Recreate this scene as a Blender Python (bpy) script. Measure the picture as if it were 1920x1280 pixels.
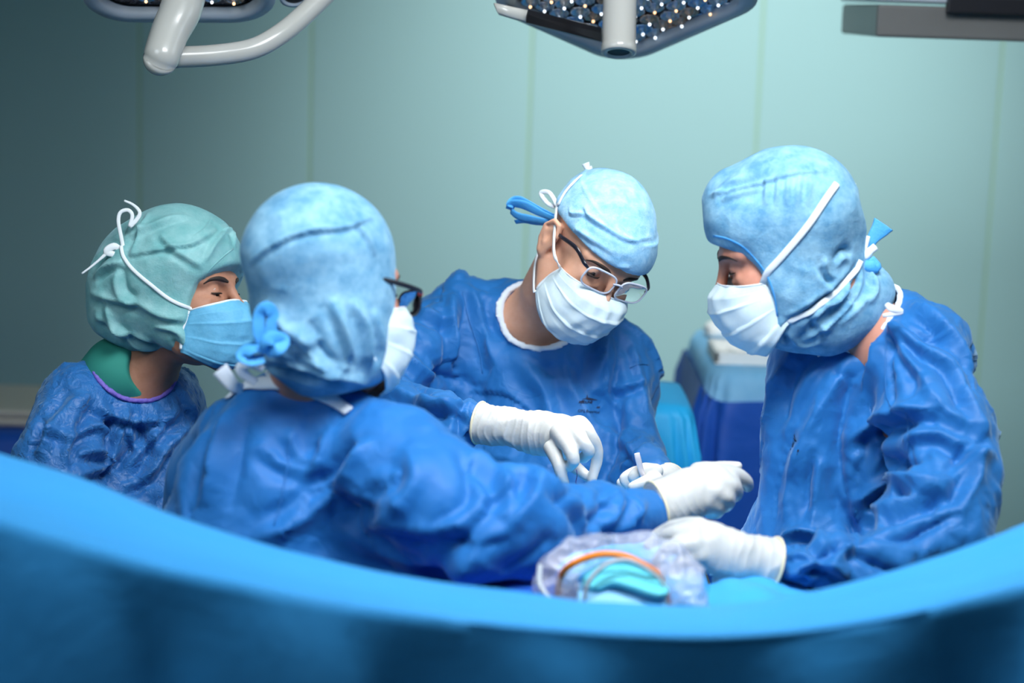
import bpy, bmesh, math, random
import numpy as np
from mathutils import Vector, Matrix
from mathutils.bvhtree import BVHTree

for o_ in list(bpy.data.objects): bpy.data.objects.remove(o_)
SC = bpy.context.scene
COL = SC.collection

# ------------------------------------------------------------------ camera
FPX = 3600.0
CAM = np.array([0.0, 0.0, 1.85])
PITCH, ROLL = math.radians(10.0), math.radians(1.9)
_F = np.array([0, math.cos(PITCH), -math.sin(PITCH)])
_U0 = np.array([0, math.sin(PITCH), math.cos(PITCH)])
_R0 = np.array([1.0, 0, 0])
_R = _R0*math.cos(ROLL) + _U0*math.sin(ROLL)
_U = -_R0*math.sin(ROLL) + _U0*math.cos(ROLL)
cam = bpy.data.cameras.new('camera'); camo = bpy.data.objects.new('camera', cam); COL.objects.link(camo)
M4 = Matrix(((_R[0], _U[0], -_F[0], CAM[0]), (_R[1], _U[1], -_F[1], CAM[1]), (_R[2], _U[2], -_F[2], CAM[2]), (0, 0, 0, 1)))
camo.matrix_world = M4
cam.sensor_width = 36; cam.lens = FPX/1920*36; cam.clip_start = .05
cam.dof.use_dof = True; cam.dof.focus_distance = 3.08; cam.dof.aperture_fstop = 2.2
SC.camera = camo

# ------------------------------------------------------------------ world, lights, exposure
w = bpy.data.worlds.new('world'); SC.world = w; w.use_nodes = True
w.node_tree.nodes['Background'].inputs[0].default_value = (.42, .62, .78, 1)
w.node_tree.nodes['Background'].inputs[1].default_value = .10
SC.view_settings.view_transform = 'Standard'; SC.view_settings.look = 'None'
SC.view_settings.exposure = 0.0; SC.view_settings.gamma = 1; SC.view_settings.use_curve_mapping = False

def area(loc, target, size, power, color, sy=None, spread=180):
    l = bpy.data.lights.new('light_area', 'AREA'); o = bpy.data.objects.new('light_area', l); COL.objects.link(o)
    l.shape = 'RECTANGLE'; l.size = size; l.size_y = sy or size; l.energy = power; l.color = color
    l.spread = math.radians(spread)
    o.location = loc; d = Vector(target)-Vector(loc); o.rotation_euler = d.to_track_quat('-Z', 'Y').to_euler()
    return o
def spot(loc, target, power, color, ang, blend=.6, size=.15):
    l = bpy.data.lights.new('light_spot', 'SPOT'); o = bpy.data.objects.new('light_spot', l); COL.objects.link(o)
    l.energy = power; l.color = color; l.spot_size = math.radians(ang); l.spot_blend = blend; l.shadow_soft_size = size
    o.location = loc; d = Vector(target)-Vector(loc); o.rotation_euler = d.to_track_quat('-Z', 'Y').to_euler()
    return o
# ceiling panel over the table, room light on the far wall, the surgical lamp above the field
area((.35, 1.9, 2.85), (.25, 3.0, 1.0), 1.0, 26, (.93, .97, 1.0), .8, spread=105)
area((-1.3, 1.3, 2.6), (-.3, 2.9, 1.2), .9, 6, (.80, .92, 1.0), spread=110)
spot((.62, 3.5, 2.85), (.55, 5.6, 1.62), 335, (.97, 1.0, .99), 70, 1.0, .3)
spot((.22, 3.42, 2.72), (.20, 3.14, 1.3), 130, (1.0, .98, .96), 26, .5, .14)
area((1.9, 3.0, 2.5), (.9, 2.8, 1.3), .7, 3, (.75, .9, 1.0), spread=110)

def P(px, py, d):
    return CAM + d*(_F + (px-960)/FPX*_R + (640-py)/FPX*_U)
def rp(r, d): return r*d/FPX
def C2W(v): v = np.asarray(v, float); return v[0]*_R + v[1]*_F + v[2]*_U
def unit(v): v = np.asarray(v, float); return v/(np.linalg.norm(v)+1e-12)

# ------------------------------------------------------------------ materials
def mat(name, col, rough=.5, metal=0, spec=.5, noise=None, bump=None, trans=0, alpha=1, sheen=0, emit=None, sss=0, coat=0, weave=None):
    m = bpy.data.materials.new(name); m.use_nodes = True
    nt = m.node_tree; N = nt.nodes; L = nt.links; b = N['Principled BSDF']
    b.inputs['Base Color'].default_value = (*col, 1); b.inputs['Roughness'].default_value = rough
    b.inputs['Metallic'].default_value = metal; b.inputs['Specular IOR Level'].default_value = spec
    b.inputs['Transmission Weight'].default_value = trans; b.inputs['Alpha'].default_value = alpha
    b.inputs['Sheen Weight'].default_value = sheen; b.inputs['Coat Weight'].default_value = coat
    if sheen: b.inputs['Sheen Roughness'].default_value = .4; b.inputs['Sheen Tint'].default_value = (.6, .85, 1, 1)
    if sss:
        b.inputs['Subsurface Weight'].default_value = sss; b.inputs['Subsurface Radius'].default_value = (.012, .004, .002)
        b.inputs['Subsurface Scale'].default_value = 1.0
    if emit: b.inputs['Emission Color'].default_value = (*emit[0], 1); b.inputs['Emission Strength'].default_value = emit[1]
    tc = N.new('ShaderNodeTexCoord')
    if noise:
        sc, amt, col2 = noise
        n = N.new('ShaderNodeTexNoise'); n.inputs['Scale'].default_value = sc; n.inputs['Detail'].default_value = 5
        n.inputs['Roughness'].default_value = .65
        L.new(tc.outputs['Object'], n.inputs['Vector'])
        r = N.new('ShaderNodeMapRange'); r.inputs[1].default_value = .35; r.inputs[2].default_value = .68; r.inputs[4].default_value = amt
        L.new(n.outputs['Fac'], r.inputs[0])
        x = N.new('ShaderNodeMix'); x.data_type = 'RGBA'; x.inputs[6].default_value = (*col, 1); x.inputs[7].default_value = (*col2, 1)
        L.new(r.outputs[0], x.inputs[0]); L.new(x.outputs[2], b.inputs['Base Color'])
    last = None
    for (kind, sc, st, dist) in (bump or []):
        if kind == 'noise':
            n = N.new('ShaderNodeTexNoise'); n.inputs['Scale'].default_value = sc; n.inputs['Detail'].default_value = 4
            n.inputs['Distortion'].default_value = .6; out = n.outputs['Fac']; vin = n.inputs['Vector']
            L.new(tc.outputs['Object'], vin)
        elif kind == 'crease':
            # crumpled sheet: warped Voronoi cells whose borders are sharp creases
            wn = N.new('ShaderNodeTexNoise'); wn.inputs['Scale'].default_value = sc*.35; wn.inputs['Detail'].default_value = 3
            L.new(tc.outputs['Object'], wn.inputs['Vector'])
            mx = N.new('ShaderNodeMix'); mx.data_type = 'RGBA'; mx.blend_type = 'LINEAR_LIGHT'; mx.inputs[0].default_value = .22
            L.new(tc.outputs['Object'], mx.inputs[6]); L.new(wn.outputs['Color'], mx.inputs[7])
            mp = N.new('ShaderNodeMapping'); mp.inputs['Scale'].default_value = (1, 1, .55)
            L.new(mx.outputs[2], mp.inputs['Vector'])
            v = N.new('ShaderNodeTexVoronoi'); v.feature = 'DISTANCE_TO_EDGE'; v.inputs['Scale'].default_value = sc
            L.new(mp.outputs[0], v.inputs['Vector'])
            v2 = N.new('ShaderNodeTexVoronoi'); v2.feature = 'F1'; v2.inputs['Scale'].default_value = sc
            L.new(mp.outputs[0], v2.inputs['Vector'])
            sp_ = N.new('ShaderNodeSeparateColor'); L.new(v2.outputs['Color'], sp_.inputs[0])
            sb = N.new('ShaderNodeMath'); sb.operation = 'SUBTRACT'; sb.inputs[1].default_value = .5; L.new(sp_.outputs[0], sb.inputs[0])
            pw = N.new('ShaderNodeMath'); pw.operation = 'MULTIPLY'; L.new(v.outputs['Distance'], pw.inputs[0]); L.new(sb.outputs[0], pw.inputs[1]); out = pw.outputs[0]
        elif kind == 'wave':
            v = N.new('ShaderNodeTexWave'); v.inputs['Scale'].default_value = sc; v.inputs['Distortion'].default_value = 1.5
            L.new(tc.outputs['Object'], v.inputs['Vector']); out = v.outputs['Fac']
        bp = N.new('ShaderNodeBump'); bp.inputs['Strength'].default_value = st; bp.inputs['Distance'].default_value = dist
        L.new(out, bp.inputs['Height'])
        if last: L.new(last.outputs[0], bp.inputs['Normal'])
        last = bp
    if last: L.new(last.outputs[0], b.inputs['Normal'])
    return m

GB = [('crease', 20, .5, .012), ('noise', 45, .2, .002), ('noise', 380, .12, .0008)]
M = {}
M['gown'] = mat('gown_blue', (.010, .132, .40), .56, sheen=.3, spec=.36, noise=(14, .5, (.022, .175, .49)), bump=GB)
M['gown_b'] = mat('gown_blue_near', (.010, .15, .47), .58, sheen=.3, spec=.36, noise=(14, .5, (.022, .195, .56)), bump=GB)
M['gown_w'] = mat('gown_blue_crinkled', (.014, .13, .40), .45, sheen=.3, spec=.45, noise=(30, .6, (.04, .20, .52)),
                  bump=[('crease', 26, .8, .014), ('crease', 55, .6, .006), ('noise', 500, .25, .001)])
HB = [('crease', 24, .25, .008), ('noise', 30, .35, .004), ('noise', 420, .5, .0014)]
M['hood'] = mat('hood_blue', (.115, .31, .50), .8, sheen=.2, spec=.2, noise=(34, 1.0, (.30, .55, .72)), bump=HB)
M['hood_tie'] = mat('hood_tie_blue', (.06, .36, .80), .6, spec=.3, noise=(30, .5, (.15, .5, .9)), bump=HB)
M['cap'] = mat('cap_blue', (.22, .49, .74), .78, sheen=.2, spec=.2, noise=(60, 1.0, (.40, .66, .86)), bump=HB)
M['cap_green'] = mat('cap_green', (.15, .40, .41), .55, sheen=.3, spec=.4, noise=(30, .8, (.30, .55, .56)),
                     bump=[('crease', 22, .4, .006), ('noise', 60, .35, .004), ('noise', 500, .35, .0015)])
M['mask_white'] = mat('mask_white', (.70, .84, .88), .65, spec=.3, noise=(200, .5, (.80, .9, .93)), bump=[('noise', 500, .15, .0006)])
M['mask_blue'] = mat('mask_blue', (.12, .42, .66), .6, spec=.3, noise=(200, .5, (.18, .5, .74)), bump=[('noise', 60, .4, .003)])
M['strap'] = mat('strap_white', (.82, .87, .90), .65, bump=[('noise', 700, .3, .0006)])
M['collar'] = mat('collar_white', (.70, .76, .84), .8, bump=[('noise', 400, .3, .001)])
M['purple'] = mat('purple_trim', (.16, .10, .50), .7, noise=(300, .6, (.25, .2, .65)), bump=[('noise', 300, .5, .001)])
M['scrub'] = mat('scrub_green', (.02, .24, .19), .8, bump=[('noise', 300, .2, .0006)])
M['skin'] = mat('skin', (.68, .37, .25), .58, spec=.35, sss=.12, noise=(60, .5, (.60, .29, .18)), bump=[('noise', 350, .15, .0006)])
M['skin_w'] = mat('skin_tan', (.46, .22, .14), .58, spec=.4, sss=.1, noise=(60, .5, (.33, .14, .08)), bump=[('noise', 350, .15, .0006)])
M['skin_red'] = mat('skin_ruddy', (.62, .28, .19), .58, spec=.4, sss=.12, noise=(60, .5, (.50, .19, .13)), bump=[('noise', 350, .15, .0006)])
M['hair'] = mat('hair_dark', (.025, .014, .010), .6, bump=[('noise', 600, .6, .001)])
M['eye'] = mat('eye_white', (.55, .50, .48), .15)
M['iris'] = mat('iris_dark', (.03, .018, .012), .1)
M['glove'] = mat('glove_latex', (.60, .61, .59), .42, spec=.45, sss=.05, noise=(50, .4, (.54, .545, .53)), bump=[('noise', 55, .25, .003), ('noise', 180, .12, .001)])
M['rim'] = mat('glove_cuff_rim', (.80, .72, .50), .5)
M['steel'] = mat('steel', (.66, .64, .66), .22, metal=1)
M['satin'] = mat('satin_steel', (.80, .76, .78), .45, metal=.45)
def tuck(body, gs, keep, rad, depth=.026):
    """skin under the cloth stays under it"""
    off = wloc(body); me = body.data; n = len(me.vertices); co = np.empty(n*3, np.float32); me.vertices.foreach_get('co', co); co = co.reshape(-1, 3).astype(float)
    W = co+off; far = np.ones(n, bool)
    for k_, r_ in zip(keep, rad): far &= np.linalg.norm(W-k_, axis=1) > r_
    far &= W[:, 2] > .3
    for i in list(np.where(far)[0])*2:
        W[i] = co[i]+off
        h = gs.bvh.find_nearest(Vector(W[i]), .2)
        if h[0] is None: continue
        if (Vector(W[i])-h[0]).dot(h[1]) > -depth: co[i] = np.array(h[0])-np.array(h[1])*depth-off
    me.vertices.foreach_set('co', co.astype(np.float32).ravel()); me.update()
M['lens'] = mat('lens_glass', (1, 1, 1), .02, trans=1, spec=.5)
M['lens'].node_tree.nodes['Principled BSDF'].inputs['IOR'].default_value = 1.08
M['clear_frame'] = mat('clear_acetate', (.62, .64, .74), .12, spec=.8, coat=.5)
M['dark_frame'] = mat('dark_acetate', (.012, .012, .02), .2, coat=.4)
M['red_dot'] = mat('red_hinge', (.5, .02, .02), .3)
M['drape'] = mat('drape_blue', (.05, .385, .85), .62, sheen=.15, spec=.3, noise=(6, .4, (.03, .36, .86)), bump=[('noise', 8, .25, .02), ('noise', 60, .12, .003)])
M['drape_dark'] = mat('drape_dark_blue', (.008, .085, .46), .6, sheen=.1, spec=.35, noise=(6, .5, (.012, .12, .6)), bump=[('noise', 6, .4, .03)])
M['drape_cyan'] = mat('drape_cyan', (.01, .42, .86), .6, noise=(8, .4, (.02, .5, .9)), bump=[('noise', 10, .3, .02)])
M['drape_pale'] = mat('drape_pale_blue', (.20, .52, .82), .7, noise=(10, .6, (.32, .62, .88)), bump=[('noise', 20, .4, .01)])
M['drape_teal'] = mat('drape_teal', (.12, .62, .74), .6, bump=[('noise', 20, .4, .01)])
M['wall'] = mat('wall_green', (.35, .57, .575), .55, spec=.25, noise=(1.5, .3, (.37, .585, .59)), bump=[('noise', 200, .05, .0005)])
M['joint'] = mat('joint_green', (.33, .52, .38), .6)
M['floor'] = mat('floor_grey', (.20, .30, .30), .35, noise=(40, .5, (.25, .34, .34)), bump=[('noise', 100, .05, .001)])
M['ceiling'] = mat('ceiling_white', (.45, .55, .55), .8, bump=[('noise', 100, .1, .001)])
M['enamel'] = mat('lamp_enamel', (.46, .46, .43), .25, coat=.3, noise=(10, .2, (.5, .5, .46)), bump=[('noise', 300, .03, .0003)])
M['enamel_grey'] = mat('lamp_grey', (.52, .58, .64), .35, bump=[('noise', 300, .03, .0003)])
M['black'] = mat('black_plastic', (.004, .004, .006), .35)
M['panel_dark'] = mat('lamp_inner', (.10, .095, .11), .12, metal=.7, noise=(60, .8, (.35, .3, .3)), bump=[('noise', 70, .8, .01)])
M['reflector'] = mat('lamp_reflector', (.75, .78, .85), .06, metal=1, bump=[('noise', 120, .7, .006)])
M['reflector_blue_glint'] = mat('lamp_reflector_blue_glint', (.45, .68, .95), .08, metal=1, bump=[('noise', 120, .7, .006)])  # blue tint paints the bluish sparkles into the lens cells
M['reflector_amber_glint'] = mat('lamp_reflector_amber_glint', (.8, .55, .42), .08, metal=1, bump=[('noise', 120, .7, .006)])  # amber tint stands in for the orange sparkles
M['led_warm'] = mat('led_warm', (1, .7, .4), .3, emit=((1, .62, .32), 2.2))  # faint glow of the led dots paints in the lens glints
M['led_white'] = mat('led_white', (1, 1, 1), .3, emit=((.8, .9, 1), 2.5))
M['grey_box'] = mat('pendant_grey', (.17, .17, .165), .4, noise=(5, .4, (.2, .2, .19)), bump=[('noise', 100, .05, .001)])
M['grey_dark'] = mat('pendant_dark', (.02, .02, .025), .3)
M['plastic'] = mat('clear_plastic_sleeve', (.78, .80, .95), .12, spec=.9, alpha=.36, coat=.5, bump=[('crease', 55, .8, .006), ('noise', 120, .6, .004)])
M['orange'] = mat('orange_cable', (.92, .24, .01), .35)
M['grey_tube'] = mat('grey_tube', (.45, .5, .55), .3)
M['print'] = mat('print_black', (.004, .012, .05), .6)
M['beige'] = mat('beige_cover', (.62, .58, .50), .6, bump=[('noise', 30, .3, .004)])
M['gauze'] = mat('gauze_white', (.88, .90, .88), .9, bump=[('noise', 120, .6, .004)])
M['thread'] = mat('suture_violet', (.10, .02, .30), .4)

# ------------------------------------------------------------------ object helpers
def raw(name, verts, faces, m, parent=None, smooth=True, origin=None, mats=None, fm=None):
    org = np.array(origin if origin is not None else (0, 0, 0), float)
    me = bpy.data.meshes.new(name)
    v = np.asarray(verts, float)-org
    me.from_pydata([tuple(x) for x in v], [], [tuple(int(i) for i in f) for f in faces]); me.update()
    me.materials.append(m)
    if mats:
        for q in mats: me.materials.append(q)
    if smooth: me.polygons.foreach_set('use_smooth', [True]*len(me.polygons))
    if fm is not None: me.polygons.foreach_set('material_index', fm)
    o = bpy.data.objects.new(name, me); COL.objects.link(o); o.location = org
    if parent is not None: par(o, parent)
    return o
def gridmesh(name, V, Q, m, parent=None, origin=None):
    org = np.array(origin if origin is not None else (0, 0, 0), float)
    me = bpy.data.meshes.new(name); n, k = len(V), len(Q)
    me.vertices.add(n); me.vertices.foreach_set('co', (V-org).astype(np.float32).ravel())
    me.loops.add(k*4); me.loops.foreach_set('vertex_index', Q.astype(np.int32).ravel())
    me.polygons.add(k); me.polygons.foreach_set('loop_start', np.arange(0, k*4, 4, dtype=np.int32))
    me.polygons.foreach_set('use_smooth', np.ones(k, bool))
    me.update(calc_edges=True); me.validate()
    me.materials.append(m)
    o = bpy.data.objects.new(name, me); COL.objects.link(o); o.location = org
    if parent is not None: par(o, parent)
    return o
WM = {}
def par(o, p):
    # parent without moving; roots carry only a translation
    w_ = Vector(o.location); q = p; off = Vector((0, 0, 0))
    while q is not None: off += q.location; q = q.parent
    o.parent = p; o.location = w_-off
def wloc(o):
    off = Vector((0, 0, 0))
    while o is not None: off += o.location; o = o.parent
    return np.array(off)
def thing(name, loc, label, cat, group=None):
    o = bpy.data.objects.new(name, None); COL.objects.link(o); o.location = tuple(loc)
    tag(o, label, cat, group); return o
def tag(o, label=None, cat=None, group=None, kind=None):
    if label: o['label'] = label
    if cat: o['category'] = cat
    if group: o['group'] = group
    if kind: o['kind'] = kind
    return o
def box(name, lo, hi, m, parent=None, bev=.004, rot=0):
    bm = bmesh.new(); lo = np.array(lo, float); hi = np.array(hi, float); c = (lo+hi)/2
    bmesh.ops.create_cube(bm, size=1, matrix=Matrix.Diagonal((*(hi-lo), 1)))
    if bev: bmesh.ops.bevel(bm, geom=bm.edges[:], offset=min(bev, min(hi-lo)*.4), segments=2, affect='EDGES', profile=.5)
    me = bpy.data.meshes.new(name); bm.to_mesh(me); bm.free(); me.materials.append(m)
    o = bpy.data.objects.new(name, me); COL.objects.link(o); o.location = tuple(c); o.rotation_euler.z = rot
    if parent is not None: par(o, parent)
    return o
def smooth_poly(pts, n=8):
    pts = [np.asarray(p, float) for p in pts]
    if len(pts) < 3 or n < 2: return np.array(pts)
    Q = [2*pts[0]-pts[1]]+pts+[2*pts[-1]-pts[-2]]; out = []
    for i in range(1, len(Q)-2):
        a, b, c, d = Q[i-1:i+3]
        for t in np.linspace(0, 1, n, endpoint=False):
            out.append(.5*((2*b)+(-a+c)*t+(2*a-5*b+4*c-d)*t*t+(-a+3*b-3*c+d)*t**3))
    out.append(Q[-2]); return np.array(out)
def tube(name, pts, r, m, parent=None, flat=1.0, seg=10, nrm=None, caps=True, n=6, origin=None):
    """swept tube; flat < 1 turns it into a ribbon whose thin direction is nrm"""
    p = smooth_poly(pts, n); k = len(p)
    rr = np.interp(np.linspace(0, 1, k), np.linspace(0, 1, len(r)), r) if hasattr(r, '__len__') else np.full(k, r)
    T = np.gradient(p, axis=0); T /= np.linalg.norm(T, axis=1)[:, None]+1e-12
    V = []; up = None
    for i in range(k):
        if nrm is not None:
            nn = nrm[i] if getattr(nrm, 'ndim', 1) == 2 else nrm
            a = unit(np.asarray(nn)-np.dot(nn, T[i])*T[i])
        else:
            if up is None: up = np.cross(T[i], [0.3, .2, 1.0])
            a = unit(up-np.dot(up, T[i])*T[i]); up = a
        b = np.cross(T[i], a)
        for j in range(seg):
            t = 2*math.pi*j/seg
            V.append(p[i]+rr[i]*(a*flat*math.cos(t)+b*math.sin(t)))
    Fc = []
    for i in range(k-1):
        for j in range(seg):
            Fc.append((i*seg+j, i*seg+(j+1) % seg, (i+1)*seg+(j+1) % seg, (i+1)*seg+j))
    if caps: Fc.append(tuple(range(seg))[::-1]); Fc.append(tuple((k-1)*seg+j for j in range(seg)))
    return raw(name, V, Fc, m, parent, origin=origin if origin is not None else p[0])
def lathe(name, base, axis, prof, m, parent=None, seg=28, mats=None, fm=None):
    """prof: (distance along axis, radius)"""
    a = unit(axis); u = unit(np.cross(a, [.13, .9, .2])); v = np.cross(a, u); V = []
    for (h, r) in prof:
        for j in range(seg):
            t = 2*math.pi*j/seg; V.append(np.asarray(base)+a*h+r*(u*math.cos(t)+v*math.sin(t)))
    Fc = []; fmi = []
    for i in range(len(prof)-1):
        for j in range(seg):
            Fc.append((i*seg+j, i*seg+(j+1) % seg, (i+1)*seg+(j+1) % seg, (i+1)*seg+j)); fmi.append(fm[i] if fm else 0)
    Fc.append(tuple(range(seg))[::-1]); fmi.append(0); Fc.append(tuple((len(prof)-1)*seg+j for j in range(seg))); fmi.append(0)
    return raw(name, V, Fc, m, parent, origin=base, mats=mats, fm=fmi)

# ------------------------------------------------------------------ noise (numpy)
_rng = np.random.RandomState(7); _PT = _rng.rand(64, 64, 64).astype(np.float32)*2-1
def vnoise(p):
    f = np.floor(p).astype(int); t = p-f; t = t*t*(3-2*t); a = f & 63; b = (f+1) & 63
    x0, y0, z0 = a[:, 0], a[:, 1], a[:, 2]; x1, y1, z1 = b[:, 0], b[:, 1], b[:, 2]
    tx, ty, tz = t[:, 0], t[:, 1], t[:, 2]
    def L_(u, v, s): return u+(v-u)*s
    return L_(L_(L_(_PT[x0, y0, z0], _PT[x1, y0, z0], tx), L_(_PT[x0, y1, z0], _PT[x1, y1, z0], tx), ty),
              L_(L_(_PT[x0, y0, z1], _PT[x1, y0, z1], tx), L_(_PT[x0, y1, z1], _PT[x1, y1, z1], tx), ty), tz)
def warp(p, s, a):
    return p+a*np.stack([vnoise(p*s+7.1), vnoise(p*s+31.7), vnoise(p*s+53.3)], 1)
def ridge(p, s, seed=0.):
    q = warp(p, s*.5, .45/s)
    return 1-2.6*np.abs(vnoise(q*s+seed))          # sharp ridge lines at the zero set

_JT = _rng.rand(32, 32, 32, 4)
def facet(p, s, seed=0., str_=(1, 1, .62)):
    """crumpled-sheet height: low pyramids in and out that meet in straight sharp creases"""
    q = warp(p, s*.4, .30/s)*s*np.array(str_)+seed*3.7
    f = np.floor(q).astype(int); n = len(q); b1 = np.full(n, 99.); b2 = np.full(n, 99.); c1 = np.zeros((n, 3)); c2 = np.zeros((n, 3)); r1 = np.zeros(n)
    for i in (-1, 0, 1):
        for j in (-1, 0, 1):
            for k in (-1, 0, 1):
                c = f+np.array([i, j, k]); m = c & 31; jt = _JT[m[:, 0], m[:, 1], m[:, 2]]; cc = c+jt[:, :3]
                d = ((cc-q)**2).sum(1); a = d < b1; b = (~a) & (d < b2)
                b2[a] = b1[a]; c2[a] = c1[a]; b1[a] = d[a]; c1[a] = cc[a]; r1[a] = jt[a, 3]; b2[b] = d[b]; c2[b] = cc[b]
    e = (b2-b1)/(2*np.sqrt(((c2-c1)**2).sum(1))+1e-6)
    return e*(r1*2.4-1.2)/s

# ------------------------------------------------------------------ signed distance volumes
def ax(lo, hi, flo, fhi, hf, hc):
    a = []
    if lo < flo: a += list(np.linspace(lo, flo, max(2, int((flo-lo)/hc)+1))[:-1])
    a += list(np.linspace(flo, fhi, max(2, int((fhi-flo)/hf)+1)))
    if hi > fhi: a += list(np.linspace(fhi, hi, max(2, int((hi-fhi)/hc)+1))[1:])
    return np.array(a, np.float32)
class Vol:
    def __init__(s, X, Y, Z):
        s.a = (X, Y, Z); s.v = np.full((len(X), len(Y), len(Z)), .3, np.float32)
    def sub(s, lo, hi):
        sl = []
        for i in range(3):
            i0 = max(0, np.searchsorted(s.a[i], lo[i])-1); i1 = min(len(s.a[i]), np.searchsorted(s.a[i], hi[i])+1)
            sl.append(slice(i0, max(i1, i0+1)))
        return tuple(sl), s.a[0][sl[0]][:, None, None], s.a[1][sl[1]][None, :, None], s.a[2][sl[2]][None, None, :]
    def blend(s, sl, d, k, op):
        v = s.v[sl]
        if op == 'u':
            if k > 0:
                h = np.maximum(k-np.abs(v-d), 0)/k; s.v[sl] = np.minimum(v, d)-h*h*k*.25
            else: s.v[sl] = np.minimum(v, d)
        elif op == 's':
            d = -d
            if k > 0:
                h = np.maximum(k-np.abs(v-d), 0)/k; s.v[sl] = np.maximum(v, d)+h*h*k*.25
            else: s.v[sl] = np.maximum(v, d)
        else:                                   # bump: op = amplitude added where d is small
            s.v[sl] = v-op*np.exp(-(np.maximum(d, 0)/k)**2)
    def cap(s, pts, rad, k=.02, op='u', flat=None):
        pts = np.asarray(pts, float); rad = np.broadcast_to(np.asarray(rad, float), (len(pts),))
        m = rad.max()+k+.035
        sl, X, Y, Z = s.sub(pts.min(0)-m, pts.max(0)+m)
        D = None
        if flat: fa = unit(flat[0]); ff = 1/flat[1]-1
        for i in range(max(1, len(pts)-1)):
            a = pts[i]; b = pts[min(i+1, len(pts)-1)]; ra, rb = rad[i], rad[min(i+1, len(pts)-1)]
            x, y, z = X-a[0], Y-a[1], Z-a[2]; dv = b-a
            if flat:
                q = x*fa[0]+y*fa[1]+z*fa[2]; x = x+q*fa[0]*ff; y = y+q*fa[1]*ff; z = z+q*fa[2]*ff
                dv = dv+np.dot(dv, fa)*fa*ff
            L2 = float(np.dot(dv, dv))+1e-12
            t = np.clip((x*dv[0]+y*dv[1]+z*dv[2])/L2, 0, 1)
            d = np.sqrt((x-t*dv[0])**2+(y-t*dv[1])**2+(z-t*dv[2])**2)-(ra+(rb-ra)*t)
            D = d if D is None else np.minimum(D, d)
        s.blend(sl, D.astype(np.float32), k, op); return s
    def ell(s, c, r, R=None, k=.02, op='u'):
        """R rows = ellipsoid axes"""
        c = np.asarray(c, float); r = np.asarray(r, float); R = np.eye(3) if R is None else np.asarray(R)
        m = r.max()+k+.035; sl, X, Y, Z = s.sub(c-m, c+m)
        x, y, z = X-c[0], Y-c[1], Z-c[2]
        k0 = 0; k1 = 0
        for i in range(3):
            q = x*R[i][0]+y*R[i][1]+z*R[i][2]
            k0 = k0+(q/r[i])**2; k1 = k1+(q/r[i]**2)**2
        k0 = np.sqrt(k0); k1 = np.sqrt(k1)+1e-9
        s.blend(sl, (k0*(k0-1)/k1).astype(np.float32), k, op); return s
    def plane(s, p, n, k=.005):
        """keep the side the normal points away from"""
        n = unit(n); X, Y, Z = s.a[0][:, None, None], s.a[1][None, :, None], s.a[2][None, None, :]
        d = (X-p[0])*n[0]+(Y-p[1])*n[1]+(Z-p[2])*n[2]
        h = np.maximum(k-np.abs(s.v-d), 0)/k; s.v = (np.maximum(s.v, d)+h*h*k*.25).astype(np.float32); return s
    def hollow(s, caps, k=.006):
        """carve the neck hole; remember both fields so that a binding can follow its edge"""
        s.g0 = s.v.copy(); t = Vol(*s.a)
        for pts, r in caps: t.cap(pts, r, .01)
        s.cav = t.v; s.blend((slice(None),)*3, t.v, k, 's')
    def at(s, fld, V):
        ij = [np.clip(np.searchsorted(s.a[i], V[:, i])-1, 0, len(s.a[i])-2) for i in range(3)]
        return fld[ij[0], ij[1], ij[2]]
    def binding(s, w_=.012, th=.0055):
        b = Vol(*s.a); b.v = np.maximum(np.abs(s.g0+.0005)-th, np.abs(s.cav-w_*.35)-w_*.5).astype(np.float32)
        return b.mesh(2)
    def mesh(s, it=1):
        v = s.v; nx, ny, nz = v.shape
        v[0] = v[-1] = .1; v[:, 0] = v[:, -1] = .1; v[:, :, 0] = v[:, :, -1] = .1
        ins = v < 0
        c = np.zeros((nx-1, ny-1, nz-1), np.int8)
        for i in (0, 1):
            for j in (0, 1):
                for k in (0, 1): c += ins[i:nx-1+i, j:ny-1+j, k:nz-1+k]
        act = np.argwhere((c > 0) & (c < 8)); idx = np.full(c.shape, -1, np.int64)
        idx[act[:, 0], act[:, 1], act[:, 2]] = np.arange(len(act))
        acc = np.zeros((len(act), 3)); cnt = np.zeros(len(act))
        A = s.a
        for axis in range(3):
            o1, o2 = [q for q in range(3) if q != axis]
            for a in (0, 1):
                for b in (0, 1):
                    p0 = act.copy(); p0[:, o1] += a; p0[:, o2] += b; p1 = p0.copy(); p1[:, axis] += 1
                    v0 = v[p0[:, 0], p0[:, 1], p0[:, 2]]; v1 = v[p1[:, 0], p1[:, 1], p1[:, 2]]
                    cr = (v0 < 0) != (v1 < 0); t = np.where(cr, v0/np.where(cr, v0-v1, 1), 0)
                    pos = np.stack([A[q][p0[:, q]] for q in range(3)], 1).astype(float)
                    pos[:, axis] += t*(A[axis][p1[:, axis]]-A[axis][p0[:, axis]])
                    acc[cr] += pos[cr]; cnt[cr] += 1
        V = acc/cnt[:, None]; Q = []
        for axis in range(3):
            sa = [slice(None)]*3; sb = [slice(None)]*3; sa[axis] = slice(0, -1); sb[axis] = slice(1, None)
            ia, ib = ins[tuple(sa)], ins[tuple(sb)]
            e = np.argwhere(ia != ib); o1, o2 = (axis+1) % 3, (axis+2) % 3
            ok = (e[:, o1] > 0) & (e[:, o2] > 0) & (e[:, o1] < v.shape[o1]-1) & (e[:, o2] < v.shape[o2]-1); e = e[ok]
            flip = ib[e[:, 0], e[:, 1], e[:, 2]]
            q = []
            for (a, b) in ((1, 1), (0, 1), (0, 0), (1, 0)):
                p = e.copy(); p[:, o1] -= a; p[:, o2] -= b; q.append(idx[p[:, 0], p[:, 1], p[:, 2]])
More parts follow.
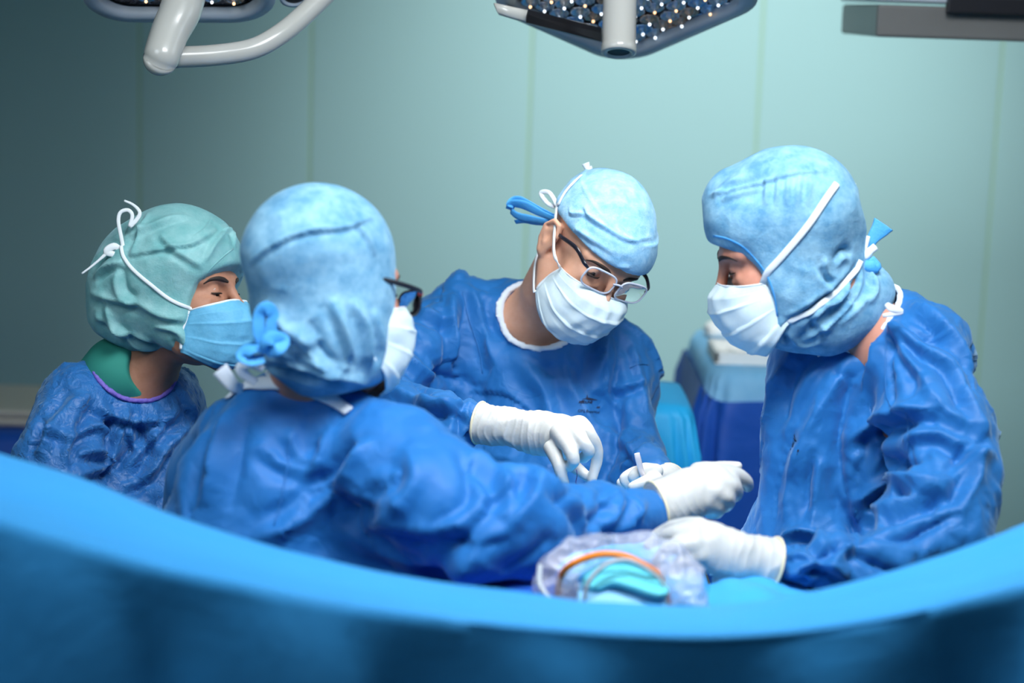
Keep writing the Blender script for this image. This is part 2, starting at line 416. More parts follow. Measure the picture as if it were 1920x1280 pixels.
            q = np.stack(q, 1); q[flip] = q[flip][:, ::-1]; Q.append(q)
        Q = np.concatenate(Q); Q = Q[(Q >= 0).all(1)]
        V = relax(V, Q, it); return V, Q
def relax(V, Q, it, lam=.5):
    if not it: return V
    E = np.concatenate([Q[:, [0, 1]], Q[:, [1, 2]], Q[:, [2, 3]], Q[:, [3, 0]]])
    n = len(V); deg = np.bincount(E[:, 0], minlength=n)+np.bincount(E[:, 1], minlength=n); deg = np.maximum(deg, 1)
    for _ in range(it):
        S = np.stack([np.bincount(E[:, 0], V[E[:, 1], q], n)+np.bincount(E[:, 1], V[E[:, 0], q], n) for q in range(3)], 1)
        V = V+lam*(S/deg[:, None]-V)
    return V
def normals(V, Q):
    n = np.cross(V[Q[:, 2]]-V[Q[:, 0]], V[Q[:, 3]]-V[Q[:, 1]]); out = np.zeros_like(V)
    for c in range(4):
        for q in range(3): out[:, q] += np.bincount(Q[:, c], n[:, q], len(V))
    return out/(np.linalg.norm(out, axis=1)[:, None]+1e-12)

class Skin:
    """a base surface; photo-traced lines are laid on it and raise folds or carry straps"""
    def __init__(s, V, Q):
        s.V, s.Q = V, Q; s.N = normals(V, Q); s.H = np.zeros(len(V))
        s.bvh = BVHTree.FromPolygons(V.tolist(), Q.tolist())
    def hit(s, px, py):
        d = unit(P(px, py, 1)-CAM); h = s.bvh.ray_cast(Vector(CAM), Vector(d))
        if h[0] is None: return None, None
        return np.array(h[0]), np.array(h[1])
    def line(s, pts, n=5, lift=0.0):
        q = smooth_poly([np.array([a, b, 0.]) for a, b in pts], n); out = []; nn = []
        for a in q:
            h, m = s.hit(a[0], a[1])
            if h is not None:
                if np.dot(m, h-CAM) > 0: m = -m
                out.append(h+m*lift); nn.append(m)
        return np.array(out), np.array(nn)
    def near(s, p, lift=0.):
        h = s.bvh.find_nearest(Vector(p)); return np.array(h[0])+lift*np.array(h[1])
    def fold(s, pts, amp, wid, pair=0., sharp=0):
        L_, NN = s.line(pts, 4)
        if len(L_) < 2: return
        amp *= .0017; wid *= .00085
        m = wid*4; sel = np.where(((s.V > L_.min(0)-m) & (s.V < L_.max(0)+m)).all(1))[0]
        if not len(sel): return
        p = s.V[sel]; best = np.full(len(sel), 9.); tt = np.zeros(len(sel)); side = np.zeros(len(sel))
        K = len(L_)-1
        for i in range(K):
            a, b = L_[i], L_[i+1]; d = b-a; l2 = d@d+1e-12
            t = np.clip((p-a)@d/l2, 0, 1); q = p-a-t[:, None]*d; D = np.linalg.norm(q, axis=1)
            sd = q@unit(np.cross(d, NN[i])); u = D < best
            best[u] = D[u]; tt[u] = (i+t[u])/K; side[u] = sd[u]
        tp = np.sin(np.clip(tt, 0, 1)*math.pi)**.6
        facing = (s.N[sel]@NN.mean(0)) > -.2
        x = best/wid
        h = np.exp(-x) if sharp else np.exp(-x**1.25)
        if pair: h = h-pair*np.exp(-((side/wid-1.7)/1.0)**2)*(best < wid*4)
        s.H[sel] += amp*tp*h*facing
    def calm(s, V):
        """no deep folds right at the neck binding"""
        c = V.at(V.cav, s.V0 if hasattr(s, 'V0') else s.V); s.mk = np.clip((c-.008)/.03, 0, 1)
    def done(s, crumple=(), mask=None):
        H = s.H.copy()
        for it in crumple:
            p = s.V
            if it[0] == 'f': h = facet(p, it[1], it[3])*it[2]
            else: h = ridge(p, it[0], it[2])*it[1]*.001
            if mask is not None: h = h*mask(s.V)
            H += h
        if hasattr(s, 'mk'): H = H*s.mk
        return s.V+s.N*H[:, None]

# ================================================================== THE ROOM
YW = 5.6
def on_wall(px, py=400, y=YW):
    d = P(px, py, 1)-CAM; return CAM+d*(y-CAM[1])/d[1]
wb = box('wall_back', (-2.9, YW+.03, 0), (2.9, YW+.15, 3.0), M['joint'], bev=0); tag(wb, kind='structure')
seams = [on_wall(x, y)[0] for x, y in ((258, 300), (579, 300), (992, 250), (1421, 250), (1861, 400))]
seams = [seams[0]-1.3, seams[0]-.62]+seams+[seams[-1]+.65, seams[-1]+1.2]
edges = [-2.9]+[s for s in seams if -2.85 < s < 2.85]+[2.9]
for a, b in zip(edges[:-1], edges[1:]):
    box('wall_panel', (a+.004, YW+.026, .1), (b-.004, YW+.035, 3.0), M['wall'], wb, bev=.003)
for nm, lo, hi in (('wall_left', (-2.98, -1.6, 0), (-2.9, YW+.15, 3.0)), ('wall_right', (2.9, -1.6, 0), (2.98, YW+.15, 3.0))):
    tag(box(nm, lo, hi, M['wall'], bev=0), kind='structure')
tag(box('floor', (-2.98, -1.6, -.08), (2.98, YW+.15, 0), M['floor'], bev=0), kind='structure')
tag(box('ceiling', (-2.98, -1.6, 3.0), (2.98, YW+.15, 3.08), M['ceiling'], bev=0), kind='structure')
tag(box('baseboard_back', (-2.9, YW-.012, 0), (2.9, YW+.03, .1), M['floor'], bev=.003), kind='structure')

# ================================================================== draped surfaces
def drape_sheet(name, rows, m, parent=None, th=.003, n=5, origin=None, wr=0, seed=0, sc=9):
    """loft through rows of points (rows x cols), smooth in both directions"""
    R_ = [smooth_poly(r, n) for r in rows]; R_ = np.array(R_)
    G = np.stack([smooth_poly(R_[:, j], n) for j in range(R_.shape[1])], 1)
    a, b = G.shape[:2]; V = G.reshape(-1, 3)
    Q = np.array([(i*b+j, i*b+j+1, (i+1)*b+j+1, (i+1)*b+j) for i in range(a-1) for j in range(b-1)])
    if wr:
        N_ = normals(V, Q); V = V+N_*((vnoise(V*sc+seed)+.5*ridge(V, sc*1.7, seed+3))*wr)[:, None]
    o = gridmesh(name, V, Q, m, parent, origin if origin is not None else V.mean(0))
    s = o.modifiers.new('thick', 'SOLIDIFY'); s.thickness = th; s.offset = 0
    return o

# ---- near screen drape (anaesthesia screen), out of focus along the bottom of the frame
xs = [-260, -60, 0, 150, 300, 450, 600, 750, 900, 1050, 1200, 1350, 1500, 1650, 1800, 1920, 2000, 2180]
top = [770, 830, 852, 902, 962, 1008, 1045, 1078, 1104, 1124, 1134, 1132, 1116, 1082, 1032, 985, 950, 880]
low = [880, 962, 985, 1028, 1070, 1102, 1132, 1156, 1176, 1190, 1197, 1196, 1190, 1168, 1134, 1102, 1078, 1020]
rows = []
dT = lambda x: 2.16+.00000006*(x-960)**2; dL = lambda x: 1.93
rows.append([P(x, t+150, dT(x)+.04) for x, t in zip(xs, top)])
rows.append([P(x, t+14, dT(x)+.02) for x, t in zip(xs, top)])
rows.append([P(x, t+1, dT(x)) for x, t in zip(xs, top)])
rows.append([P(x, t*.75+l*.25, dT(x)*.72+dL(x)*.28) for x, t, l in zip(xs, top, low)])
rows.append([P(x, t*.3+l*.7, dT(x)*.28+dL(x)*.72) for x, t, l in zip(xs, top, low)])
rows.append([P(x, l-3, dL(x)) for x, l in zip(xs, low)])
rows.append([P(x, l+14, dL(x)-.012) for x, l in zip(xs, low)])
for z, yo in ((.0, 0), (1, 0), (2, 0)):
    r_ = []
    for i, (x, l) in enumerate(zip(xs, low)):
        p = P(x, l+20, dL(x)-.012); zz = [p[2]-.15, .62, .03][int(z)]
        r_.append(np.array([p[0]+.02*math.sin(i*2.3), p[1]+[.012, .05, .06][int(z)]+.018*math.sin(i*1.9+z), zz]))
    rows.append(r_)
scr = thing('screen_drape', P(960, 1190, 1.95)*np.array([1, 1, 0]), 'wide blurred blue cloth screen sagging across the foreground in front of the surgical team', 'drape')
drape_sheet('cloth', rows, M['drape'], scr, th=.004, n=4, wr=.004, seed=2, sc=5)
for sx, px in ((-1, -250), (1, 2170)):
    p = P(px, 780 if sx < 0 else 890, 2.05)
    tube('screen_post', [(p[0]+sx*.03, p[1], .02), (p[0]+sx*.03, p[1], p[2]+.03)], .011, M['steel'], scr, n=1)
    tube('screen_foot', [(p[0]+sx*.03, p[1]-.2, .02), (p[0]+sx*.03, p[1]+.2, .02)], .018, M['steel'], scr, n=1)

# ---- operating table: pedestal, top and the draped patient
ot = thing('operating_table', (.14, 2.7, 0), 'operating table covered by blue sterile drapes between the surgeons', 'operating table')
box('base', (-.04, 2.5, .01), (.32, 2.9, .12), M['enamel'], ot, bev=.02)
box('column', (.04, 2.6, .1), (.24, 2.82, .88), M['enamel'], ot, bev=.02)
box('table_top', (-.08, 2.32, .87), (.34, 3.08, .94), M['black'], ot, bev=.02)
pt = thing('patient_drape', (.14, 2.7, .94), 'blue sterile sheet laid over the patient under the surgeons gloved hands', 'drape')
gx = np.linspace(-.06, .34, 60); gy = np.linspace(2.25, 3.11, 100)
GX, GY = np.meshgrid(gx, gy, indexing='ij')
H = 1.0+.04*np.exp(-((GY-2.8)/.26)**4)*np.exp(-((GX-.13)/.22)**6)
H += .06*np.exp(-((GX-.14)/.13)**2-((GY-2.42)/.10)**2)
p_ = np.stack([GX.ravel(), GY.ravel(), np.zeros(GX.size)], 1)
H += (.010*vnoise(p_*7+3)+.006*ridge(p_, 11, 4.)).reshape(H.shape)
ed = np.minimum(np.minimum(GX-gx[0], gx[-1]-GX), np.minimum(GY-gy[0], gy[-1]-GY))
H -= .42*np.exp(-(ed/.022)**2)
V = np.stack([GX, GY, H], -1).reshape(-1, 3); b_ = len(gy)
Q = np.array([(i*b_+j, (i+1)*b_+j, (i+1)*b_+j+1, i*b_+j+1) for i in range(len(gx)-1) for j in range(b_-1)])
gridmesh('sheet', V, Q, M['drape'], pt, (.14, 2.7, .94))

# pale drape rising toward the far side, seen between glove and gown on the right
def sheet_px(name, rows, m, label=None, cat=None, parent=None, wr=.004, th=.003, n=6, sc=14):
    rr = [[P(*q) for q in r] for r in rows]
    o = drape_sheet(name, rr, m, parent, th=th, n=n, wr=wr, seed=len(name), sc=sc)
    if label: tag(o, label, cat)
    return o
sheet_px('side_drape', [[(1385, 1005, 3.05), (1405, 985, 3.06), (1430, 958, 3.07), (1470, 930, 3.1)],
                        [(1350, 1040, 2.98), (1400, 1025, 2.98), (1440, 1000, 3.0), (1490, 985, 3.0)],
                        [(1330, 1080, 2.9), (1400, 1070, 2.9), (1450, 1055, 2.9), (1500, 1040, 2.9)]], M['drape_pale'],
         'pale blue drape corner rising beside the right surgeon gown front', 'drape')
sheet_px('fold_drape', [[(1335, 1105, 2.54), (1370, 1088, 2.56), (1420, 1088, 2.58), (1480, 1102, 2.6), (1540, 1120, 2.6)],
                        [(1325, 1125, 2.47), (1370, 1112, 2.47), (1430, 1110, 2.47), (1490, 1120, 2.5), (1550, 1135, 2.5)],
                        [(1320, 1160, 2.42), (1370, 1160, 2.42), (1430, 1160, 2.42), (1490, 1160, 2.42), (1550, 1160, 2.42)]], M['drape'],
         'rumpled mid blue drape fold under the right surgeon cuff', 'drape', wr=.008)
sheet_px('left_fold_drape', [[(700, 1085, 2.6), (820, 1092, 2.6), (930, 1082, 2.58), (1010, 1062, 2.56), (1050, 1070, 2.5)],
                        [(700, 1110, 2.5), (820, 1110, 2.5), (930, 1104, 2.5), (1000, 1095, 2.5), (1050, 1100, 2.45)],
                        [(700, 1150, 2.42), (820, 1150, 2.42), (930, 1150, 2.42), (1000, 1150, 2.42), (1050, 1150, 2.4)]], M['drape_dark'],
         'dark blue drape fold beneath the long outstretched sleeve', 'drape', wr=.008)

# plastic sleeved cable arch
dC = 2.44
arch = thing('sleeved_cable', P(1170, 1150, dC), 'clear crinkled plastic sleeve arching over an orange cable in front of the gloves', 'cable')
V_ = Vol(ax(.02, .32, .02, .32, .0027, .0027), ax(2.2, 2.6, 2.2, 2.6, .0027, .0027), ax(1.02, 1.24, 1.02, 1.24, .0027, .0027))
pp = [(1062, 1150, dC, 40), (1042, 1095, dC, 38), (1058, 1052, dC+.005, 34), (1110, 1028, dC+.01, 27), (1165, 1022, dC+.01, 24), (1215, 1032, dC, 30),
      (1262, 1058, dC-.01, 38), (1285, 1100, dC-.02, 40), (1290, 1150, dC-.02, 38)]
q = smooth_poly([np.array(a, float) for a in pp], 4); pts = [P(a[0], a[1], a[2]) for a in q]; rr = [rp(a[3], a[2]) for a in q]
V_.cap(pts, rr, k=.004); Vv, Qv = V_.mesh(1); s_ = Skin(Vv, Qv)
Vv = s_.done([(30, 4.5, 1), (70, 2.0, 5)]); gridmesh('plastic_sleeve', Vv, Qv, M['plastic'], arch)
tube('orange_cable', [P(*a) for a in ((1045, 1140, dC), (1050, 1085, dC-.02), (1072, 1058, dC-.045), (1120, 1040, dC-.05), (1165, 1041, dC-.05), (1205, 1058, dC-.045), (1240, 1085, dC-.02), (1255, 1140, dC))],
     rp(6.5, dC), M['orange'], arch)
tube('grey_tube', [P(*a) for a in ((1095, 1150, dC-.06), (1100, 1100, dC-.07), (1125, 1066, dC-.07), (1160, 1050, dC-.065), (1195, 1056, dC-.06), (1240, 1090, dC-.05), (1250, 1140, dC-.04))],
     rp(4, dC), M['grey_tube'], arch)
tube('side_tube', [P(*a) for a in ((1012, 1060, dC-.03), (1012, 1095, dC-.05), (1030, 1122, dC-.06), (1050, 1150, dC-.06))], rp(5, dC), M['grey_tube'], arch)
sheet_px('teal_pad', [[(1100, 1075, 2.46), (1130, 1056, 2.47), (1170, 1058, 2.46), (1215, 1075, 2.44), (1250, 1100, 2.42)],
                      [(1095, 1100, 2.40), (1130, 1078, 2.40), (1175, 1080, 2.39), (1215, 1098, 2.38), (1252, 1112, 2.37)],
                      [(1120, 1102, 2.38), (1150, 1092, 2.38), (1185, 1100, 2.37), (1215, 1112, 2.36), (1235, 1118, 2.36)]], M['drape_teal'],
         'pale teal pad lying under the orange cable', 'pad', wr=.002, th=.008)
sheet_px('cable_drape', [[(1090, 1085, 2.5), (1130, 1062, 2.51), (1180, 1064, 2.5), (1240, 1090, 2.46)],
                         [(1085, 1105, 2.41), (1130, 1090, 2.41), (1180, 1092, 2.41), (1245, 1110, 2.4)],
                         [(1080, 1150, 2.36), (1130, 1150, 2.36), (1180, 1150, 2.36), (1250, 1150, 2.36)]], M['drape_pale'],
         'light blue drape mound beneath the arch of the plastic sleeve', 'drape', wr=.004)

# ---- back tables
def draped_table(name, x0, x1, y0, y1, z, m, label, skirt, seed, fold=.03, first=3):
    t = thing(name, ((x0+x1)/2, (y0+y1)/2, 0), label, 'table')
    nu = 160; prof = [(z, -.14), (z+.004, -.06), (z, -.012), (z-.02, .0), (z-.10, .010), (z-.35, .02), (z-.65, .03), (.06, .04)]
    cx, cy = (x0+x1)/2, (y0+y1)/2; hx, hy = (x1-x0)/2, (y1-y0)/2
    rows = []
    for k, (zz, off) in enumerate(prof):
        r_ = []
        for i in range(nu):
            a = 2*math.pi*i/nu; c, s = math.cos(a), math.sin(a); e = .22
            ux = np.sign(c)*abs(c)**e; uy = np.sign(s)*abs(s)**e
            amp = fold*max(0, k-3)/4; o_ = off+amp*math.sin(a*17+seed+1.3*math.sin(a*5))
            r_.append((cx+ux*(hx+o_), cy+uy*(hy+o_), zz))
        rows.append(r_)
    V = [p for r_ in rows for p in r_]; Fc = []
    for k in range(len(rows)-1):
        for i in range(nu): Fc.append((k*nu+i, (k+1)*nu+i, (k+1)*nu+(i+1) % nu, k*nu+(i+1) % nu))
    Fc.append(tuple(range(nu)))
    raw('drape_cover', V, Fc, m, t, origin=(cx, cy, 0))
    if skirt:
        V2 = [(p[0]+(p[0]-cx)*.06, p[1]+(p[1]-cy)*.04, p[2]) for r_ in rows[first:] for p in r_]
        # under-skirt edge waves up and down like a loosely thrown sheet
        V2 = [(p[0], p[1], p[2]-(.012*math.sin(i*.11+seed)+.03 if i < nu else 0)) for i, p in enumerate(V2)]
        F2 = [f for f in Fc[:-1] if f[1] < len(V2)]
        raw('drape_skirt', V2, F2, skirt, t, origin=(cx, cy, 0))
    for sx in (-1, 1):
        for sy in (-1, 1):
            lathe('leg', (cx+sx*(hx-.08), cy+sy*(hy-.08), .005), (0, 0, 1), [(0, .025), (.03, .03), (.05, .015), (z-.06, .015)], M['steel'], t, seg=12)
    return t
pA = P(1216, 757, 3.85); pB = P(1312, 757, 3.85)
draped_table('back_table', pA[0]-.25, pB[0]-.01, 3.72, 4.03, pA[2]-.0, M['drape_cyan'], 'bright blue draped low table behind the middle surgeon left elbow', M['drape_dark'], 1., first=4)
qA = P(1330, 712, 4.2); qz = qA[2]
draped_table('instrument_table', qA[0]+.01, qA[0]+.50, 4.2, 4.82, qz, M['drape_pale'], 'tall draped instrument table with pale blue top and dark blue skirt beside the right surgeon', M['drape_dark'], 2.)
# things on the instrument table
def blob(name, c, r, m, label, cat, n=5, seed=1):
    rs = np.random.RandomState(seed); V_ = Vol(*[ax(c[i]-r*2.3, c[i]+r*2.3, c[i]-r*2.3, c[i]+r*2.3, r/9, r/9) for i in range(3)])
    for i in range(n):
        a = c+np.array([rs.uniform(-1.1, 1.1), rs.uniform(-.5, .5), rs.uniform(-.25, .25)])*r
        V_.ell(a, (r*rs.uniform(.5, .8), r*.6, r*.4), k=r*.3)
    V_.plane((c[0], c[1], c[2]-r*.42), (0, 0, -1))
    v, q = V_.mesh(1); s = Skin(v, q); v = s.done([(2.2/r, 90*r, 2)])
    return tag(gridmesh(name, v, q, m, None, c), label, cat)
def on_top(px, y, z):
    """where a table top of height z lies at depth y in this column of the picture"""
    d = P(px, 640, 1)-CAM; return np.array([CAM[0]+d[0]*(y-CAM[1])/d[1], y, z])
blob('gauze_pile', on_top(1392, 4.66, qz+.028), .055, M['gauze'], 'heap of white gauze on the pale blue instrument table', 'gauze', 6, 3)
tr = thing('instrument_tray', on_top(1440, 4.38, qz+.004), 'shallow white tray of instruments on the front of the instrument table', 'tray')
c = on_top(1440, 4.38, qz+.004)
box('tray_bottom', c+(-.13, -.09, 0), c+(.13, .09, .006), M['gauze'], tr, bev=.002)
for a, b in (((-.13, -.09), (.13, -.08)), ((-.13, .08), (.13, .09)), ((-.13, -.09), (-.12, .09)), ((.12, -.09), (.13, .09))):
    box('tray_rim', c+(a[0], a[1], .004), c+(b[0], b[1], .028), M['gauze'], tr, bev=.002)
for i, nm in enumerate(('leftmost steel forceps lying in the white instrument tray', 'middle steel forceps of the three in the white tray', 'rightmost steel forceps in the white tray by the right surgeon')):
    q0 = c+np.array([-.09+.07*i, -.06+.01*(i % 2), .010])
    s = tag(tube('forceps', [q0, q0+(.012, .06, .004), q0+(.004, .12, .002)], [.004, .003, .0015], M['steel'], n=3), nm, 'forceps', 'forceps in the tray')
bw = thing('steel_bowl', on_top(1366, 4.32, qz+.002), 'small steel bowl on the near left corner of the instrument table', 'bowl')
lathe('bowl_body', on_top(1366, 4.32, qz+.003), (0, 0, 1), [(0, .012), (.004, .014), (.012, .02), (.02, .023), (.021, .021), (.012, .016), (.006, .01)], M['steel'], bw)
blob('blue_swab', on_top(1437, 4.62, qz+.012), .026, M['drape'], 'small bundled blue cloth beside the gauze heap', 'cloth', 4, 8)
# left: covered trolley
lA = P(20, 822, 4.7)
draped_table('covered_trolley', lA[0]-.7, lA[0]+.12, 4.6, 5.1, lA[2], M['drape_dark'], 'low dark blue covered trolley at the left edge behind the woman', None, 3.)
bl = thing('folded_blanket', (lA[0]-.15, 4.82, lA[2]+.004), 'beige folded cover on the trolley at the left edge', 'blanket')
for k in range(2): box('layer', (lA[0]-.45+.01*k, 4.68, lA[2]+.006+.022*k), (lA[0]+.075-.02*k, 5.0, lA[2]+.027+.022*k), M['beige'], bl, bev=.01)

# ================================================================== ceiling equipment
def rounded_square(c, n, u, v, h, r, k=8):
    out = []
    for sx, sy, a0 in ((1, 1, 0), (-1, 1, 90), (-1, -1, 180), (1, -1, 270)):
        for i in range(k+1):
            a = math.radians(a0+90*i/k); out.append(c+u*(sx*(h-r)+r*math.cos(a))+v*(sy*(h-r)+r*math.sin(a)))
    return out
def lamp_head(name, c, n, u, h, label, slot=None):
    """square LED lamp head; n = direction the glass faces"""
    n = unit(n); u = unit(u-np.dot(u, n)*n); v = np.cross(n, u)
    t = thing(name, c, label, 'surgical lamp')
    loops = [(-.055, h*.80, .08), (-.045, h*.9, .08), (-.012, h*.995, .08), (0, h, .08), (.010, h*.985, .08), (.013, h*.84, .06), (.006, h*.82, .055), (-.004, h*.81, .055)]
    V = []; 
    for (o_, hh, r) in loops: V += rounded_square(c+n*o_, n, u, v, hh, r)
    k = 36; Fc = []; 
    for i in range(len(loops)-1):
        for j in range(k): Fc.append((i*k+j, i*k+(j+1) % k, (i+1)*k+(j+1) % k, (i+1)*k+j))
    Fc.append(tuple(range(k))[::-1])
    raw('housing', V, Fc, M['enamel_grey'], t, origin=c)
    Vp = rounded_square(c-n*.008, n, u, v, h*.81, .055)
    raw('inner_panel', Vp, [tuple(range(k))], M['panel_dark'], t, smooth=False, origin=c)
    rs = random.Random(5); g = .037; m_ = int(h*.79/g)
    base = {}
    for i in range(-m_, m_+1):
        for j in range(-m_, m_+1):
            if abs(i)+abs(j) > 2*m_-1: continue
            if abs(i) <= 0 and abs(j) <= 0: continue
            q = c+u*(i*g+rs.uniform(-.003, .003)+(.5*g if j % 2 else 0))+v*(j*g*.9)-n*rs.uniform(.004, .009)
            mt = rs.choice(['reflector', 'reflector', 'reflector', 'reflector_blue_glint', 'reflector_amber_glint'])
            key = mt
            if key not in base:
                o = lathe('lens_cell', np.zeros(3), n, [(.0, .0185), (.005, .0182), (.0055, .017), (.001, .013), (.0, .009), (.006, .0075), (.008, .004), (.013, .0028)], M[mt], None, seg=12)
                me = o.data; base[key] = me; bpy.data.objects.remove(o)
            o = bpy.data.objects.new('lens_cell', base[key]); COL.objects.link(o); o.location = tuple(q); par(o, t)
            lk = rs.choice(['led_warm', 'led_white', 'led_white'])
            if lk not in base:
                e = lathe('led', np.zeros(3), n, [(.012, .0022), (.015, .0028), (.017, .0016)], M[lk], None, seg=8)
                base[lk] = e.data; bpy.data.objects.remove(e)
            e = bpy.data.objects.new('led', base[lk]); COL.objects.link(e); e.location = tuple(q); par(e, o)
    return t, n, u, v
# right lamp: square turned corner-on
cR = P(1176, -6, 3.42)
nR = C2W((0, -.30, -.95)); uR = C2W((1, 1.0, 0))
lr, nR, uR, vR = lamp_head('surgical_lamp', cR, nR, uR, .190, 'square surgical lamp with sparkling lenses and upright grip above the middle surgeon')
g0 = cR+nR*.0; 
hb = P(1160, 100, 3.30); h0 = P(1163, -40, 3.33)
axh = unit(hb-h0); Lh = np.linalg.norm(hb-h0)
lathe('handle', h0, axh, [(-.1, .0285), (0, .0290), (Lh-.016, .0292), (Lh-.015, .0303), (Lh-.002, .0303), (Lh, .0285), (Lh+.0005, .021), (Lh-.004, .0195)], M['enamel'], lr, seg=40)
lathe('camera_window', hb-axh*.006, axh, [(0, .0195), (.003, .0195), (.0032, .0185)], M['black'], lr, seg=32)
# dark slot on the rim
s0 = P(988, 26, 3.33); s1 = P(1132, 66, 3.40)
sl = [P(990, 27, 3.325), P(1128, 62, 3.40), P(1128, 78, 3.40), P(986, 42, 3.325)]
back = [p+nR*-.01 for p in sl]
raw('vent_slot', sl+back, [(0, 1, 2, 3), (7, 6, 5, 4), (0, 4, 5, 1), (1, 5, 6, 2), (2, 6, 7, 3), (3, 7, 4, 0)], M['black'], lr, smooth=False, origin=sl[0])
# left rim flank that carries the slot
fl = [[(926, 6, 3.33), (1000, 22, 3.35), (1080, 40, 3.39), (1140, 56, 3.42)],
      [(936, 26, 3.335), (1000, 45, 3.36), (1080, 66, 3.40), (1140, 80, 3.43)],
      [(950, 10, 3.42), (1010, 30, 3.45), (1080, 50, 3.47), (1140, 66, 3.5)]]
drape_sheet('rim_flank', [[P(*q) for q in r] for r in fl], M['enamel'], lr, th=.004, n=3)
# left lamp
cL = P(330, -62, 3.2); nL = C2W((.05, -.36, -.93)); uL = C2W((1, .12, .05))
ll, nL, uL, vL = lamp_head('surgical_lamp', cL, nL, uL, .165, 'grey surgical lamp head cut by the upper left frame edge')
tube('handle', [P(352, -30, 3.10), P(338, 20, 3.07), P(318, 62, 3.05), P(303, 105, 3.03), P(301, 110, 3.03)], [.034, .033, .030, .0285, .027], M['enamel'], ll, seg=32, n=5)
tube('yoke_bar', [P(322, 108, 3.09), P(400, 104, 3.12), P(470, 93, 3.15), P(520, 68, 3.17), P(570, 28, 3.2), P(640, -40, 3.24)], .0175, M['enamel'], ll, seg=24)
rg = thing('lamp_grip', P(553, -30, 3.3), 'short round grip with dark socket at the top edge beside the bent white bar', 'lamp part')
hb2 = P(553, -4, 3.3); a2 = C2W((.15, -.42, -.9))
lathe('grip_body', hb2-unit(a2)*.12, a2, [(0, .026), (.11, .027), (.121, .0265), (.1215, .019), (.115, .018)], M['enamel_grey'], rg, seg=32)
lathe('grip_socket', hb2-unit(a2)*.006, a2, [(0, .018), (.004, .018), (.0045, .016)], M['black'], rg, seg=28)
# suspension: arms rise out of the frame to the ceiling
for t_, c_ in ((lr, cR), (ll, cL)):
    p0 = c_-unit(nR)*.05; tube('suspension_arm', [p0, p0+np.array([0, .05, .18]), p0+np.array([.1, .1, .5]), np.array([p0[0]+.15, p0[1]+.1, 2.995])], .022, M['enamel'], t_, n=4, seg=16)
tube('suspension_arm', [hb2-unit(a2)*.12, hb2+np.array([.0, .1, .5]), np.array([hb2[0], hb2[1]+.1, 2.995])], .018, M['enamel'], rg, n=4)
# ceiling pendant box top right
pd = thing('ceiling_pendant', P(1800, -40, 3.8), 'grey equipment pendant box hanging at the upper right corner', 'equipment pendant')
a = P(1630, 68, 3.8); b = P(1960, 60, 3.8); zt = P(1630, 8, 3.8)[2]
box('housing', (a[0], 3.78, a[2]), (b[0]+.3, 4.2, zt), M['grey_box'], pd, bev=.006)
box('upper_shelf', (a[0]-.006, 3.77, zt+.006), (b[0]+.3, 4.2, zt+.05), M['enamel_grey'], pd, bev=.005)
box('rail', (a[0]+.13, 3.755, zt-.012), (b[0]+.3, 3.78, zt+.02), M['grey_dark'], pd, bev=.004)
tube('drop_tube', [(b[0]+.1, 4.0, zt+.04), (b[0]+.1, 4.0, 2.995)], .06, M['grey_box'], pd, n=1, seg=24)

# ================================================================== PEOPLE
class Head:
    def __init__(s, px, py, d, fwd, up, sc=1.0):
        s.o = P(px, py, d); s.f = unit(C2W(fwd)); u = C2W(up); s.u = unit(u-np.dot(u, s.f)*s.f); s.r = np.cross(s.f, s.u); s.s = sc
        s.R = np.array([s.r, s.f, s.u])
    def __call__(s, x, y, z): return s.o+s.s*(x*s.r+y*s.f+z*s.u)
    def d(s, x, y, z): return unit(x*s.r+y*s.f+z*s.u)
def PC(l):
    return np.array([P(a, b, c) for a, b, c, r in l]), np.array([rp(r, c) for a, b, c, r in l])

